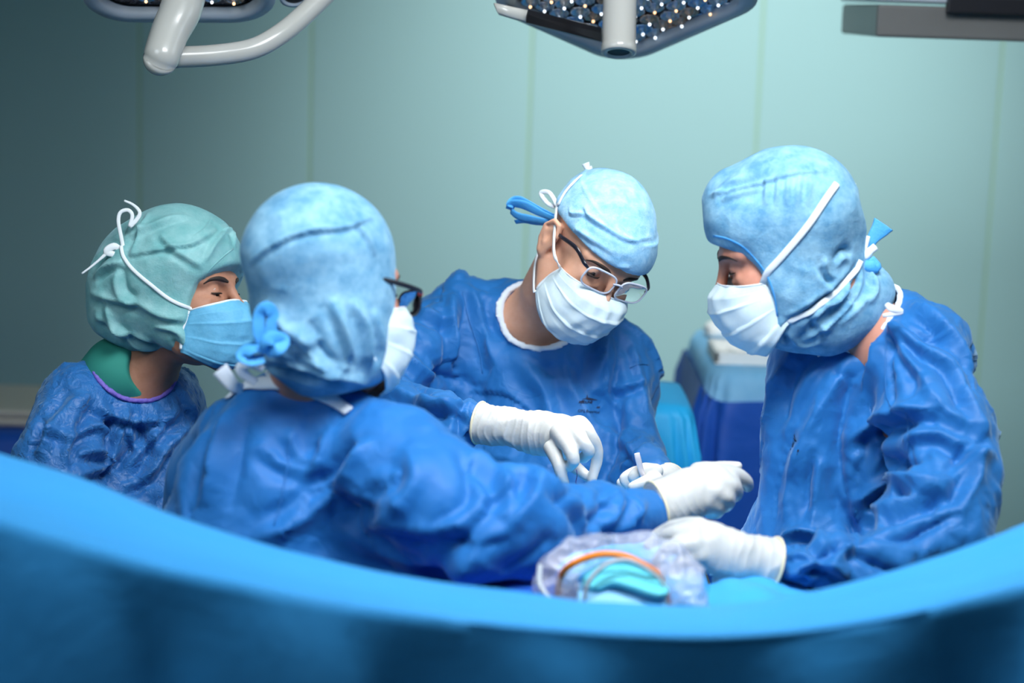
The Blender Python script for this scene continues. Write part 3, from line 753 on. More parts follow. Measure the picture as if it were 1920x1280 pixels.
def sculpt_head(V, h, ears=(-1, 1), eye_open=.25, look=(0, 0), female=False):
    s = h.s; E = lambda c, r, k=.012, op='u': V.ell(h(*c), np.array(r)*s, h.R, k, op)
    C = lambda pts, r, k=.012, op='u': V.cap([h(*p) for p in pts], np.array(r)*s, k, op)
    E((0, -.014, .052), (.074, .094, .082)); E((0, .042, .045), (.062, .046, .052), .02)
    E((0, .030, -.030), (.058, .058, .07), .03)
    for q in (-1, 1):
        C([(q*.056, .0, -.035), (q*.050, .03, -.068), (q*.015, .074, -.092)], [.018, .017, .015], .02)
        E((q*.043, .062, -.008), (.021, .022, .020), .02)
        C([(q*.052, .066, .034), (q*.034, .081, .038), (q*.013, .088, .032)], [.008, .0095, .009] if not female else [.006, .007, .007], .012)
        E((q*.033, .094, .015), (.019, .014, .014), .012, 's')
        E((q*.032, .0735, .016), (.0145, .0145, .0145), .003)
        C([(q*.046, .079, .004), (q*.032, .0865, -.001), (q*.018, .084, .002)], [.004, .0045, .004], .008)
        E((q*.012, .104, -.024), (.008, .009, .008), .006)
    C([(0, .088, .030), (0, .100, .008), (0, .114, -.016), (0, .112, -.024)], [.0075, .0075, .0095, .009], .010)
    E((0, .078, -.092), (.020, .018, .016), .018)
    C([(-.02, .094, -.052), (0, .099, -.050), (.02, .094, -.052)], [.004, .006, .004], .006)
    C([(-.018, .092, -.062), (0, .098, -.064), (.018, .092, -.062)], [.004, .0065, .004], .005)
    # slit of the lowered eyelids: the eyeball shows through it
    for q in (-1, 1):
        C([(q*.0435, .083, .0125), (q*.032, .0895, .0105), (q*.021, .086, .0125)], [.0006+.0034*eye_open]*3, .0015, 's')
        C([(q*.0445, .081, .020), (q*.032, .0885, .0245), (q*.020, .086, .021)], [.0008]*3, .004, 's')
    for q in ears:
        R2 = h.R
        E((q*.077, -.006, .002), (.0075, .017, .031), .006)
        E((q*.075, -.004, -.024), (.007, .010, .012), .006)
        C([(q*.080, .010, .014), (q*.084, .002, .031), (q*.087, -.012, .030), (q*.088, -.022, .012), (q*.085, -.018, -.010), (q*.080, -.008, -.026)], [.0042, .0045, .0048, .0048, .0042, .0045], .004)
        C([(q*.083, -.012, .018), (q*.084, -.014, .004), (q*.082, -.007, -.010)], [.0038, .0042, .004], .004)
        E((q*.088, -.004, .004), (.008, .006, .011), .004, 's')
        C([(q*.089, -.017, .014), (q*.090, -.006, .023)], [.0028]*2, .003, 's')
def head_bits(h, root, skinbrow=M['hair'], look=(0, -.6), dz=0., lash=True, skin=None, sides=(-1, 1)):
    for q in sides:
        c = h(q*.032, .0742, .016); s = h.s
        ev = lathe('eye', c-h.f*.0128*s, h.f, [(.0128*s*(1-math.cos(a)), .0130*s*math.sin(a)) for a in np.linspace(.05, math.pi-.05, 14)], M['eye'], root, seg=18)
        dr = unit(h.f+h.r*look[0]+h.u*look[1]); lathe('iris', c+dr*.0118*s, dr, [(0, .0058*s), (.0012*s, .0045*s), (.0018*s, .002*s)], M['iris'], ev, seg=16)
        b = [h(q*.054, .0720, .030), h(q*.046, .0805, .0365), h(q*.034, .0885, .0385), h(q*.022, .0940, .0365), h(q*.013, .0950, .033)]
        if skin is not None: b = [skin.near(p, .0004) for p in b]
        tube('eyebrow', b, [.0010, .0026, .0034, .0036, .0020], skinbrow, root, flat=.45, nrm=h.f, seg=8)
        if lash:
            tube('eyelashes', [h(q*.0465, .0815, .0135+dz), h(q*.040, .0872, .0130+dz), h(q*.032, .0898, .0130+dz), h(q*.024, .0885, .0130+dz), h(q*.019, .0850, .0130+dz)], [.0008, .0013, .0015, .0012, .0005], skinbrow, root, seg=6)

def build_body(h, skel, root, m, female=False, ears=(-1, 1), eye_open=.25, floor_xy=None, neck_r=.056):
    """skel: dict of world points. one continuous skin surface from crown to feet"""
    pts = np.array([p for k, p in skel.items()]); hm = .15
    lo = np.minimum(pts.min(0)-.16, h.o-hm); hi = np.maximum(pts.max(0)+.16, h.o+hm)
    V = Vol(*[ax(lo[i] if i < 2 else 0.0, hi[i], h.o[i]-.125, h.o[i]+.14, .0026, .015) for i in range(3)])
    c = skel; acr = c['shR']-c['shL']; side = unit(acr); sp = unit(c['neck']-c['pelvis']); fr = unit(np.cross(side, sp)); fl = (fr, .62)
    mid = (c['shR']+c['shL'])/2
    V.cap([c['neck']-sp*.02, mid-sp*.10, c['pelvis']+sp*.16, c['pelvis']], [.07, .135, .125, .14], .04, flat=fl)
    V.cap([c['shR'], c['neck']-sp*.015, c['shL']], [.038, .046, .038], .04)
    V.cap([h(0, -.03, -.02), (h(0, -.03, -.06)+c['neck'])/2, c['neck']], [neck_r, neck_r, neck_r*1.08], .03)
    for s in 'RL':
        V.cap([c['sh'+s], (c['sh'+s]+c['el'+s])/2, c['el'+s]], [.040, .036, .030], .03)
        V.cap([c['el'+s], c['el'+s]*.7+c['wr'+s]*.3, c['wr'+s]], [.030, .032, .022], .02)
    q = c['pelvis']
    for sg in (-1, 1):
        hip = q+side*sg*.085; kn = np.array([hip[0]*.98+q[0]*.02, hip[1]+.02, .50]); an = np.array([hip[0], hip[1]+.0, .09])
        V.cap([hip, kn, an], [.085, .056, .038], .03)
        ft = an+np.array([fr[0], fr[1], 0])*.16; ft[2] = .035; hl = an-np.array([fr[0], fr[1], 0])*.03; hl[2] = .036
        V.cap([hl, ft], [.034, .034], .02)
    sculpt_head(V, h, ears, eye_open, female=female)
    v, q_ = V.mesh(1)
    o = gridmesh('body', v, q_, m, root, h.o)
    return o, Skin(v, q_)

def ribbon(name, skin, pts, w_, m, parent, lift=.0015, n=4, flat=.3):
    L_, N_ = skin.line(pts, n, lift)
    if len(L_) < 3: return None
    # smooth the normals a little
    for _ in range(2): N_[1:-1] = (N_[:-2]+N_[1:-1]+N_[2:])/3
    return tube(name, list(L_), w_, m, parent, flat=flat, nrm=N_, n=1, seg=8)

def face_mask(h, root, m, sh=(0, 0), droop=0, seed=1, w_=.068, wrap=1.0):
    nu, nv = 61, 53; V = []
    for j in range(nv):
        v = j/(nv-1)
        yc = np.interp(v, [0, .12, .3, .5, .75, .92, 1], [.110, .1275, .1365, .134, .124, .106, .088])
        zc = np.interp(v, [0, .3, .6, .85, 1], [.001, -.030, -.068, -.100, -.114-droop])
        ze = np.interp(v, [0, 1], [-.012, -.078]); ye = np.interp(v, [0, .5, 1], [.052, .040, .036])*1.0
        for i in range(nu):
            u = i/(nu-1)*2-1; a = abs(u)
            x = w_*math.sin(u*math.pi/2)*(.98+.04*math.sin(v*math.pi)); c = math.cos(u*math.pi/2)**(.75)
            y = ye+(yc-ye)*c; z = ze+(zc-ze)*(1-a**2.2)
            # folded pleats: sheet steps over itself three times
            ph = (v*3.4+.1*math.sin(u*3+seed)) % 1.0; st = (.0016*(1-ph)**2+.0010*math.exp(-((ph-.06)/.05)**2))*(.12 < v < .93)*(1-a**6)
            q = np.array([x, y, z]); nrm = unit(np.array([x*1.3, y-.01, (z+.04)*.5]))
            q = q+nrm*(st+.0012*math.sin(x*240+seed)*math.sin(v*9+seed*2))
            if v < .12: q = q+nrm*.0006*math.sin(v/.12*math.pi*6)
            V.append(h(*q))
    V = np.array(V); Q = np.array([(j*nu+i, (j+1)*nu+i, (j+1)*nu+i+1, j*nu+i+1) for j in range(nv-1) for i in range(nu-1)])
    N_ = normals(V, Q); V = V+N_*(.0022*vnoise(V*26+seed)+.0012*ridge(V, 26, seed+.5))[:, None]
    o = gridmesh('face_mask', V, Q, m, root, h(0, .1, -.04))
    s = o.modifiers.new('thick', 'SOLIDIFY'); s.thickness = .0014; s.offset = 0
    for e in (0, nu-1):
        pts = [V[j*nu+e] for j in range(0, nv, 6)]; tube('side_binding', pts, .0028, M['strap'], o, flat=.5, nrm=h.r, n=3, seg=8)
    tube('nose_binding', [V[i] for i in range(0, nu, 5)], .0025, M['strap'], o, flat=.5, nrm=h.f, n=3, seg=8)
    g = lambda u, v: V[int(round(v*(nv-1)))*nu+int(round((u+1)/2*(nu-1)))]
    return o, g, Skin(V, Q)

def glasses(h, root, m_front, m_temple, label=None, drop=.0, fwdoff=.0, red=False, sx=.0265, sz=.0165):
    t = bpy.data.objects.new('glasses', None); COL.objects.link(t); t.location = tuple(h(0, .1, .01)); par(t, root)
    if label: t['label'] = label
    yb = .112+fwdoff; zc = .008+drop
    def lens_loop(q, k=28, e=.55, sx=sx, sz=sz):
        out = []
        for i in range(k):
            a = 2*math.pi*i/k; c, s = math.cos(a), math.sin(a)
            x = q*.0345+sx*np.sign(c)*abs(c)**e; z = zc+sz*np.sign(s)*abs(s)**e*(1 if s > 0 else 1.05); out.append(h(x, yb-abs(x)*.16-(abs(x) > .05)*.0, z))
        return out
    for q in (-1, 1):
        lp = lens_loop(q); tube('rim', lp+[lp[0], lp[1]], .0018, m_front, t, seg=8, n=1, caps=False)
        c = h(q*.0345, yb-.0055, zc); V = lp+[c]; raw('lens', V, [(i, (i+1) % 28, 28) for i in range(28)], M['lens'], t, smooth=True, origin=c).modifiers.new('t', 'SOLIDIFY').thickness = .001
        e0 = h(q*.0605, yb-.0105, zc+.009)
        tube('temple', [e0, h(q*.070, yb-.02, zc+.012), h(q*.076, .06, zc+.014), h(q*.0795, .015, .022), h(q*.081, -.012, .016)], [.0030, .0038, .0038, .0034, .003], m_temple, t, flat=.5, nrm=h.r, seg=8)
        if red: tube('hinge', [e0, h(q*.064, yb-.013, zc+.010)], .0032, M['red_dot'], t, n=1)
    tube('bridge', [h(-.010, yb-.001, zc+.005), h(0, yb+.001, zc+.008), h(.010, yb-.001, zc+.005)], .0018, m_front, t, seg=8)

def build_glove(root, palm, fingers, cuff, label=None, k=.006, wrinkle=1.0):
    allp = np.concatenate([PC(l)[0] for l in [palm, cuff]+fingers]); lo, hi = allp.min(0)-.05, allp.max(0)+.05
    V = Vol(*[ax(lo[i], hi[i], lo[i], hi[i], .0021, .0021) for i in range(3)])
    cp, cr = PC(cuff)
    for l in palm if isinstance(palm[0], list) else [palm]:
        p, r = PC(l); V.cap(p, r, .014, flat=(_F, .78))
    q = smooth_poly(list(cp), 4); rr = np.interp(np.linspace(0, 1, len(q)), np.linspace(0, 1, len(cr)), cr); V.cap(q, rr, .01)
    for f in fingers:
        p, r = PC(f); p = smooth_poly(list(p), 4); r = np.interp(np.linspace(0, 1, len(p)), np.linspace(0, 1, len(r)), r); V.cap(p, r, k)
    # open cuff edge: cut square
    axis = unit(cp[0]-cp[1]); V.plane(cp[0], axis, .002)
    v, qd = V.mesh(2); s = Skin(v, qd)
    # stretch rings around the wrist, fading towards the fingers
    dist = (v-cp[0])@(-axis); L = np.linalg.norm(cp[-1]-cp[0])
    w_ = np.clip(1-(dist-L*.9)/(L*.6), 0, 1)
    wp = warp(v, 25, .012); ph = ((wp-cp[0])@(-axis))
    s.H += wrinkle*w_*(.0009*np.maximum(0, np.sin(ph*460+6*vnoise(v*22)))**1.5+.0016*ridge(v, 30, 2.))
    s.H += .0008*vnoise(v*60+5)
    v = s.done()
    o = gridmesh('glove', v, qd, M['glove'], root, cp[0])
    if label: o['label'] = label
    ring = []; u1 = unit(np.cross(axis, _F)); u2 = np.cross(axis, u1)
    for i in range(29):
        a = 2*math.pi*i/28; ring.append(cp[0]-axis*.002+(cr[0]+.0008)*(u1*math.cos(a)+u2*math.sin(a)))
    tube('cuff_rim', ring, .0021, M['rim'], o, n=1, seg=8, caps=False)
    return o

def gown_vol(lo, hi, zc=.80, h=.0047):
    """fine above zc, coarse down to the hem"""
    return Vol(ax(lo[0], hi[0], lo[0], hi[0], h, h), ax(lo[1], hi[1], lo[1], hi[1], h*1.15, h), ax(.06, hi[2], zc, hi[2], h, .03))
def skirt(V, c, rx, z0, flat=None):
    V.cap([(c[0], c[1], z0), (c[0], c[1]+.01, z0-.25), (c[0], c[1]+.01, .22)], [rx, rx*1.02, rx*1.1], .06, flat=flat)
    V.plane((0, 0, .12), (0, 0, -1))

SK = {}
FOLDN = [('f', 6.5, .27, 1), ('f', 13, .30, 4), ('f', 27, .30, 7), ('f', 52, .24, 2)]
# ------------------------------------------------------------------ middle surgeon
def middle():
    root = thing('person', (P(1040, 700, 3.42)[0], P(1040, 700, 3.42)[1], 0),
                 'middle surgeon facing us with head bowed, clear glasses, pale blue tied cap and white mask', 'person', 'surgical team')
    h = Head(1100, 478, 3.27, (.28, -.70, -.655), (.58, -.46, .67), 1.03)
    c = dict(neck=P(1022, 592, 3.42), pelvis=P(1030, 1030, 3.55), shR=P(880, 610, 3.44), shL=P(1150, 680, 3.44), elR=P(715, 770, 3.28), wrR=P(930, 797, 3.12),
             elL=P(1190, 840, 3.34), wrL=P(1235, 895, 3.1))
    body, bs = build_body(h, c, root, M['skin'], eye_open=.5)
    head_bits(h, root, look=(0, -.30), dz=.001, skin=bs)
    # gown
    lo = P(600, 1120, 3.2)-np.array([.05, .35, 0]); hi = P(1290, 480, 3.5)+np.array([.05, .28, .05])
    V = gown_vol(lo, hi, .84)
    fl = (_F, .72)
    V.cap(*PC([(1005, 628, 3.44, 96), (1030, 720, 3.43, 150), (1035, 830, 3.44, 150), (1035, 960, 3.46, 155), (1035, 1060, 3.48, 160)]), .03, flat=fl)
    V.cap(*PC([(905, 690, 3.44, 60), (900, 800, 3.44, 62), (905, 940, 3.46, 62)]), .04)
    V.cap(*PC([(868, 588, 3.46, 64), (940, 578, 3.47, 58), (1090, 628, 3.46, 46), (1158, 664, 3.44, 44), (1176, 730, 3.43, 44)]), .05)
    V.cap(*PC([(868, 600, 3.46, 76), (800, 660, 3.42, 92), (735, 735, 3.32, 88), (700, 775, 3.26, 82)]), .03)
    V.cap(*PC([(700, 775, 3.26, 84), (770, 790, 3.2, 78), (825, 792, 3.16, 68), (852, 790, 3.145, 60), (864, 789, 3.14, 46)]), .03)
    V.cap(*PC([(1168, 690, 3.43, 48), (1176, 770, 3.38, 46), (1190, 850, 3.34, 48), (1200, 900, 3.28, 44)]), .03)
    V.cap(*PC([(1190, 855, 3.34, 46), (1212, 870, 3.28, 36), (1235, 900, 3.17, 34)]), .03)
    skirt(V, (P(1035, 1000, 3.47)[0], P(1035, 1000, 3.47)[1]), .20, .98)
    # neck opening
    V.hollow([([P(1012, 605, 3.42), P(1010, 572, 3.36), P(1035, 560, 3.26), P(1065, 545, 3.12)], [.055, .072, .078, .085])])
    v, q = V.mesh(2); s = Skin(v, q); s.calm(V)
    F = s.fold
    # long drapes from the shoulders, then the sleeve
    F([(872, 548), (868, 640), (872, 720), (885, 800)], -15, 14); F([(852, 545), (850, 600), (862, 680), (872, 740)], 13, 13, .5)
    F([(905, 555), (925, 620), (985, 665), (1020, 700)], -8, 14); F([(925, 560), (950, 620), (1010, 660)], 6, 12)
    F([(880, 530), (900, 580), (915, 640), (935, 700)], 9, 16, .6); F([(960, 640), (1000, 700), (1030, 760), (1040, 850)], 6, 22, .8)
    F([(1160, 620), (1155, 700), (1150, 760), (1165, 810)], -10, 14, 0); F([(1130, 620), (1120, 690), (1110, 740)], 8, 20, .7)
    F([(1168, 735), (1160, 790), (1150, 850), (1130, 900)], -10, 9); F([(1150, 720), (1165, 728), (1205, 715)], 8, 8, .8)
    F([(1060, 650), (1070, 720), (1100, 780), (1150, 825)], 6, 20, .8); F([(1180, 640), (1195, 700), (1210, 780)], 6, 9, .7, 1)
    F([(1155, 820), (1185, 845), (1215, 880)], 8, 8, .8, 1); F([(1235, 830), (1200, 870), (1180, 900)], 8, 8, .8, 1); F([(1165, 880), (1200, 850), (1225, 815)], 8, 8, .8, 1)
    F([(760, 560), (800, 590), (850, 600)], 9, 14, .7); F([(755, 600), (800, 650), (845, 700), (868, 745)], -12, 12); F([(745, 620), (790, 640), (840, 690)], 10, 15, .6)
    F([(750, 660), (800, 700), (835, 705)], 11, 14, .8); F([(740, 690), (790, 720), (820, 760)], -8, 12); F([(700, 720), (760, 735), (830, 760), (885, 770)], 10, 15, .8)
    F([(680, 770), (760, 762), (840, 755), (890, 735)], 8, 13, .8); F([(700, 820), (780, 810), (850, 830), (885, 850)], 9, 13, .8); F([(850, 735), (862, 775), (858, 820), (845, 850)], -8, 9, 0)
    F([(885, 745), (878, 770), (886, 800)], 6, 7, .6); F([(875, 850), (868, 820), (880, 800)], 5, 6, .6)
    F([(920, 850), (980, 870), (1040, 905)], 7, 18, .7); F([(1060, 770), (1090, 850), (1120, 900)], 5, 18, .7)
    v = s.done(FOLDN)
    g = gridmesh('gown', v, q, M['gown'], root, P(1030, 800, 3.4)); gs = Skin(v, q)
    # seams
    ribbon('shoulder_seam', gs, [(868, 548), (880, 600), (900, 660), (905, 700)], .0011, M['gown'], g)
    ribbon('arm_seam', gs, [(1180, 690), (1200, 682), (1215, 684)], .001, M['gown'], g)
    bv, bq = V.binding(.013); gridmesh('neck_binding', bv, bq, M['collar'], g)
    tuck(body, gs, [h.o, P(1030, 575, 3.36)], [.19, .10])
    # printed mark on the chest, wrapped on the cloth
    def pr(name, tris, lift=.0012):
        V_ = []; F_ = []
        for poly in tris:
            b = len(V_)
            for (x, y) in poly:
                hp, nn = gs.hit(x, y); V_.append(hp-_F*lift if hp is not None else P(x, y, 3.2))
            F_.append(tuple(range(b, b+len(poly))))
        return raw(name, V_, F_, M['print'], g, smooth=False, origin=V_[0])
    pr('printed_star', [[(1101, 738), (1103, 747), (1099, 747)], [(1098, 745), (1105, 745), (1122, 750), (1100, 749)], [(1099, 748), (1082, 750), (1100, 746)], [(1096, 750), (1088, 761), (1091, 750)]])
    def text(name, body, x, y, size, ang=0, bold=0.0, slant=0.):
        cu = bpy.data.curves.new(name, 'FONT'); cu.body = body; cu.size = size; cu.offset = bold; cu.shear = slant; cu.resolution_u = 2
        o = bpy.data.objects.new(name, cu); COL.objects.link(o); dg = bpy.context.evaluated_depsgraph_get()
        me = bpy.data.meshes.new_from_object(o.evaluated_get(dg)); bpy.data.objects.remove(o)
        ca, sa = math.cos(ang), math.sin(ang); V_ = []
        for vv in me.vertices:
            X, Y = x+vv.co.x*ca+vv.co.y*sa, y-vv.co.y*ca+vv.co.x*sa
            hp, nn = gs.hit(X, Y); V_.append(hp-_F*.0013 if hp is not None else P(X, Y, 3.25))
        return raw(name, V_, [tuple(p.vertices) for p in me.polygons], M['print'], g, smooth=False, origin=V_[0])
    text('printed_logo_text', 'MEDLINE', 1085, 755, 6.2, .03, .25, .3); text('printed_size', '44', 1118, 765, 6, .05, .2, .3)
    text('printed_words', 'OPS Essential', 1083, 772, 7.6, .07, .02)
    # cap
    Vc = Vol(*[ax(h.o[i]-.16, h.o[i]+.20, h.o[i]-.16, h.o[i]+.20, .0032, .0032) for i in range(3)])
    Vc.ell(h(0, -.014, .056), np.array((.0805, .1025, .089))*h.s, h.R, .01); Vc.ell(h(0, .042, .055), np.array((.071, .056, .050))*h.s, h.R, .025)
    Vc.plane(h(0, .09, .051), h.d(0, .10, -1), .003); Vc.plane(h(0, -.02, .012), h.d(0, -.75, -1), .004)
    cv, cq = Vc.mesh(1); cs = Skin(cv, cq)
    L2 = lambda x, y, z: h(x, y, z)
    loc = lambda v: np.stack([(v-h.o)@h.r, (v-h.o)@h.f, (v-h.o)@h.u], 1)/h.s
    l = loc(cv); band = .095+.10*(np.abs(l[:, 0]) > 9); zb = .098+.0*l[:, 1]; cs.H += .0022*np.exp(-((l[:, 2]-zb)/.0025)**2)+.0022*(1/(1+np.exp((l[:, 2]-zb)*900)))
    for pts, a, w_ in (([(1040, 405), (1090, 400), (1140, 430), (1180, 450), (1222, 445)], 3, 4), ([(1040, 420), (1080, 430), (1120, 460)], 2.5, 5), ([(1055, 415), (1100, 440), (1150, 475)], 2.5, 5),
                     ([(1045, 440), (1080, 460), (1130, 490), (1180, 500)], 2, 4), ([(1070, 390), (1075, 402), (1095, 402)], 3, 3), ([(1095, 385), (1110, 410), (1140, 430)], 3, 4), ([(1165, 450), (1160, 480), (1155, 497)], 1.5, 2)):
        cs.fold(pts, a, w_, .6)
    cv = cs.done([(12, 1.8, 2), (28, 1.0, 3)]); cap = gridmesh('surgical_cap', cv, cq, M['cap'], root, h(0, 0, .06)); cps = Skin(cv, cq)
    # cap tie tail behind the ear
    for i, (pts, r, fl_) in enumerate([([(1045, 412, 3.27), (1015, 400, 3.28), (985, 385, 3.29), (962, 382, 3.30), (955, 392, 3.31)], 8, .5), ([(1045, 408, 3.28), (1010, 392, 3.3), (975, 375, 3.31), (958, 378, 3.31), (956, 388, 3.30)], 7, .5),
                                 ([(1042, 418, 3.28), (1005, 412, 3.29), (972, 405, 3.3), (958, 395, 3.31)], 7, .5), ([(1040, 420, 3.29), (1010, 418, 3.30), (985, 414, 3.31), (966, 416, 3.32)], 5, .4)]):
        tube('cap_tie', [P(*a) for a in pts], [rp(r*.7, 3.3), rp(r*1.3, 3.3), rp(r, 3.3)], M['hood_tie'], cap, flat=fl_*.45, nrm=unit(_F+_U*.8), seg=10)
    face, g_, ms = face_mask(h, root, M['mask_white'], seed=3)
    # straps
    A = g_(1, 0.02); B = g_(1, .98); st = M['strap']
    s1, n1 = cps.line([(1040, 440), (1037, 412), (1045, 392), (1062, 360), (1090, 330)], 3, .002)
    tube('upper_strap', [A, P(1044, 490, 3.17), P(1038, 465, 3.19)]+list(s1), .0034, st, face, flat=.35, nrm=h.r, n=3, seg=8)
    tube('lower_strap', [B, P(1001, 545, 3.24), P(1001, 520, 3.27), P(1003, 495, 3.29), P(1010, 470, 3.31), P(1030, 420, 3.30)], .0028, st, face, flat=.4, nrm=h.r, n=4, seg=8)
    k0 = cps.near(P(1100, 322, 3.28), .0); 
    tube('strap_knot', [P(1112, 328, 3.27), P(1103, 318, 3.27), P(1098, 306, 3.27)], [.006, .0045, .007], st, face, flat=.6, nrm=_F, seg=8)
    tube('strap_knot', [P(1108, 324, 3.28), P(1106, 312, 3.28), P(1109, 322, 3.28)], [.004, .004, .003], st, face, flat=.6, nrm=_F, seg=8)
    tube('strap_bow', [P(1040, 388, 3.28), P(1026, 380, 3.29), P(1014, 362, 3.30), P(1028, 360, 3.29), P(1038, 372, 3.28), P(1044, 385, 3.27)], .0038, st, face, flat=.35, nrm=_F, seg=8)
    glasses(h, root, M['clear_frame'], M['dark_frame'], drop=.014, fwdoff=.000, sx=.0285, sz=.0180)
    # hair at the temple under the cap
    # gloves
    build_glove(root, [(1010, 812, 3.09, 42), (1050, 818, 3.06, 42), (1085, 815, 3.05, 30)],
                [[(1035, 840, 3.02, 16), (1046, 866, 3.0, 12.5), (1053, 890, 3.0, 11), (1060, 910, 3.01, 8)],
                 [(1050, 812, 3.02, 20), (1066, 836, 2.99, 15), (1076, 862, 2.98, 11.5), (1068, 874, 3.01, 11)],
                 [(1072, 802, 3.02, 20), (1090, 824, 2.99, 14.5), (1104, 846, 2.99, 11.5), (1094, 858, 3.02, 11)],
                 [(1085, 798, 3.05, 20), (1104, 815, 3.04, 15), (1119, 840, 3.05, 11.5), (1118, 868, 3.06, 10.5), (1110, 900, 3.06, 9)],
                 [(1040, 835, 3.08, 22), (1062, 862, 3.09, 16), (1082, 878, 3.08, 12), (1100, 893, 3.07, 9.5)]],
                [(897, 792, 3.125, 38.5), (925, 797, 3.115, 37), (958, 801, 3.105, 36), (1005, 810, 3.09, 38)], 'white latex glove with pinching fingers')
    build_glove(root, [(1240, 905, 3.10, 30), (1215, 895, 3.07, 25), (1196, 895, 3.06, 22)],
                [[(1228, 884, 3.04, 16), (1205, 880, 3.02, 12), (1188, 893, 3.02, 11), (1194, 904, 3.03, 10)],
                 [(1222, 892, 3.05, 16), (1192, 886, 3.05, 12), (1172, 897, 3.05, 11), (1178, 908, 3.05, 10)],
                 [(1230, 900, 3.02, 15), (1212, 903, 2.995, 12), (1195, 908, 2.99, 10), (1186, 912, 2.99, 9)],
                 [(1215, 905, 3.06, 15), (1185, 906, 3.08, 12), (1165, 905, 3.08, 10)],
                 [(1215, 912, 3.06, 14), (1190, 915, 3.08, 11), (1172, 914, 3.08, 9)]],
                [(1254, 900, 3.16, 30), (1250, 901, 3.14, 30), (1243, 903, 3.12, 30)], 'white latex glove holding forceps')
    # forceps held upright in the hand
    t = thing('forceps', P(1204, 895, 3.01), 'steel tissue forceps standing up out of the middle surgeon left glove', 'forceps')
    for k, o_ in ((0, 0), (1, .0035)):
        pp = [P(1194, 849, 3.0+o_), P(1197, 862, 3.0+o_), P(1203, 884, 3.005+o_), P(1212, 915, 3.02+o_*.5)]
        tube('blade', pp, [.0046, .0050, .0046, .0028], M['satin'], t, flat=.16, nrm=unit(_F), n=6, seg=10)
    tag(tube('suture_thread', [P(1081, 880, 3.06), P(1082, 892, 3.05), P(1080, 905, 3.04), P(1086, 925, 3.02)], .0006, M['thread'], seg=6), 'fine violet suture thread hanging from the pinching glove', 'thread')
    SK['C'] = gs
middle()

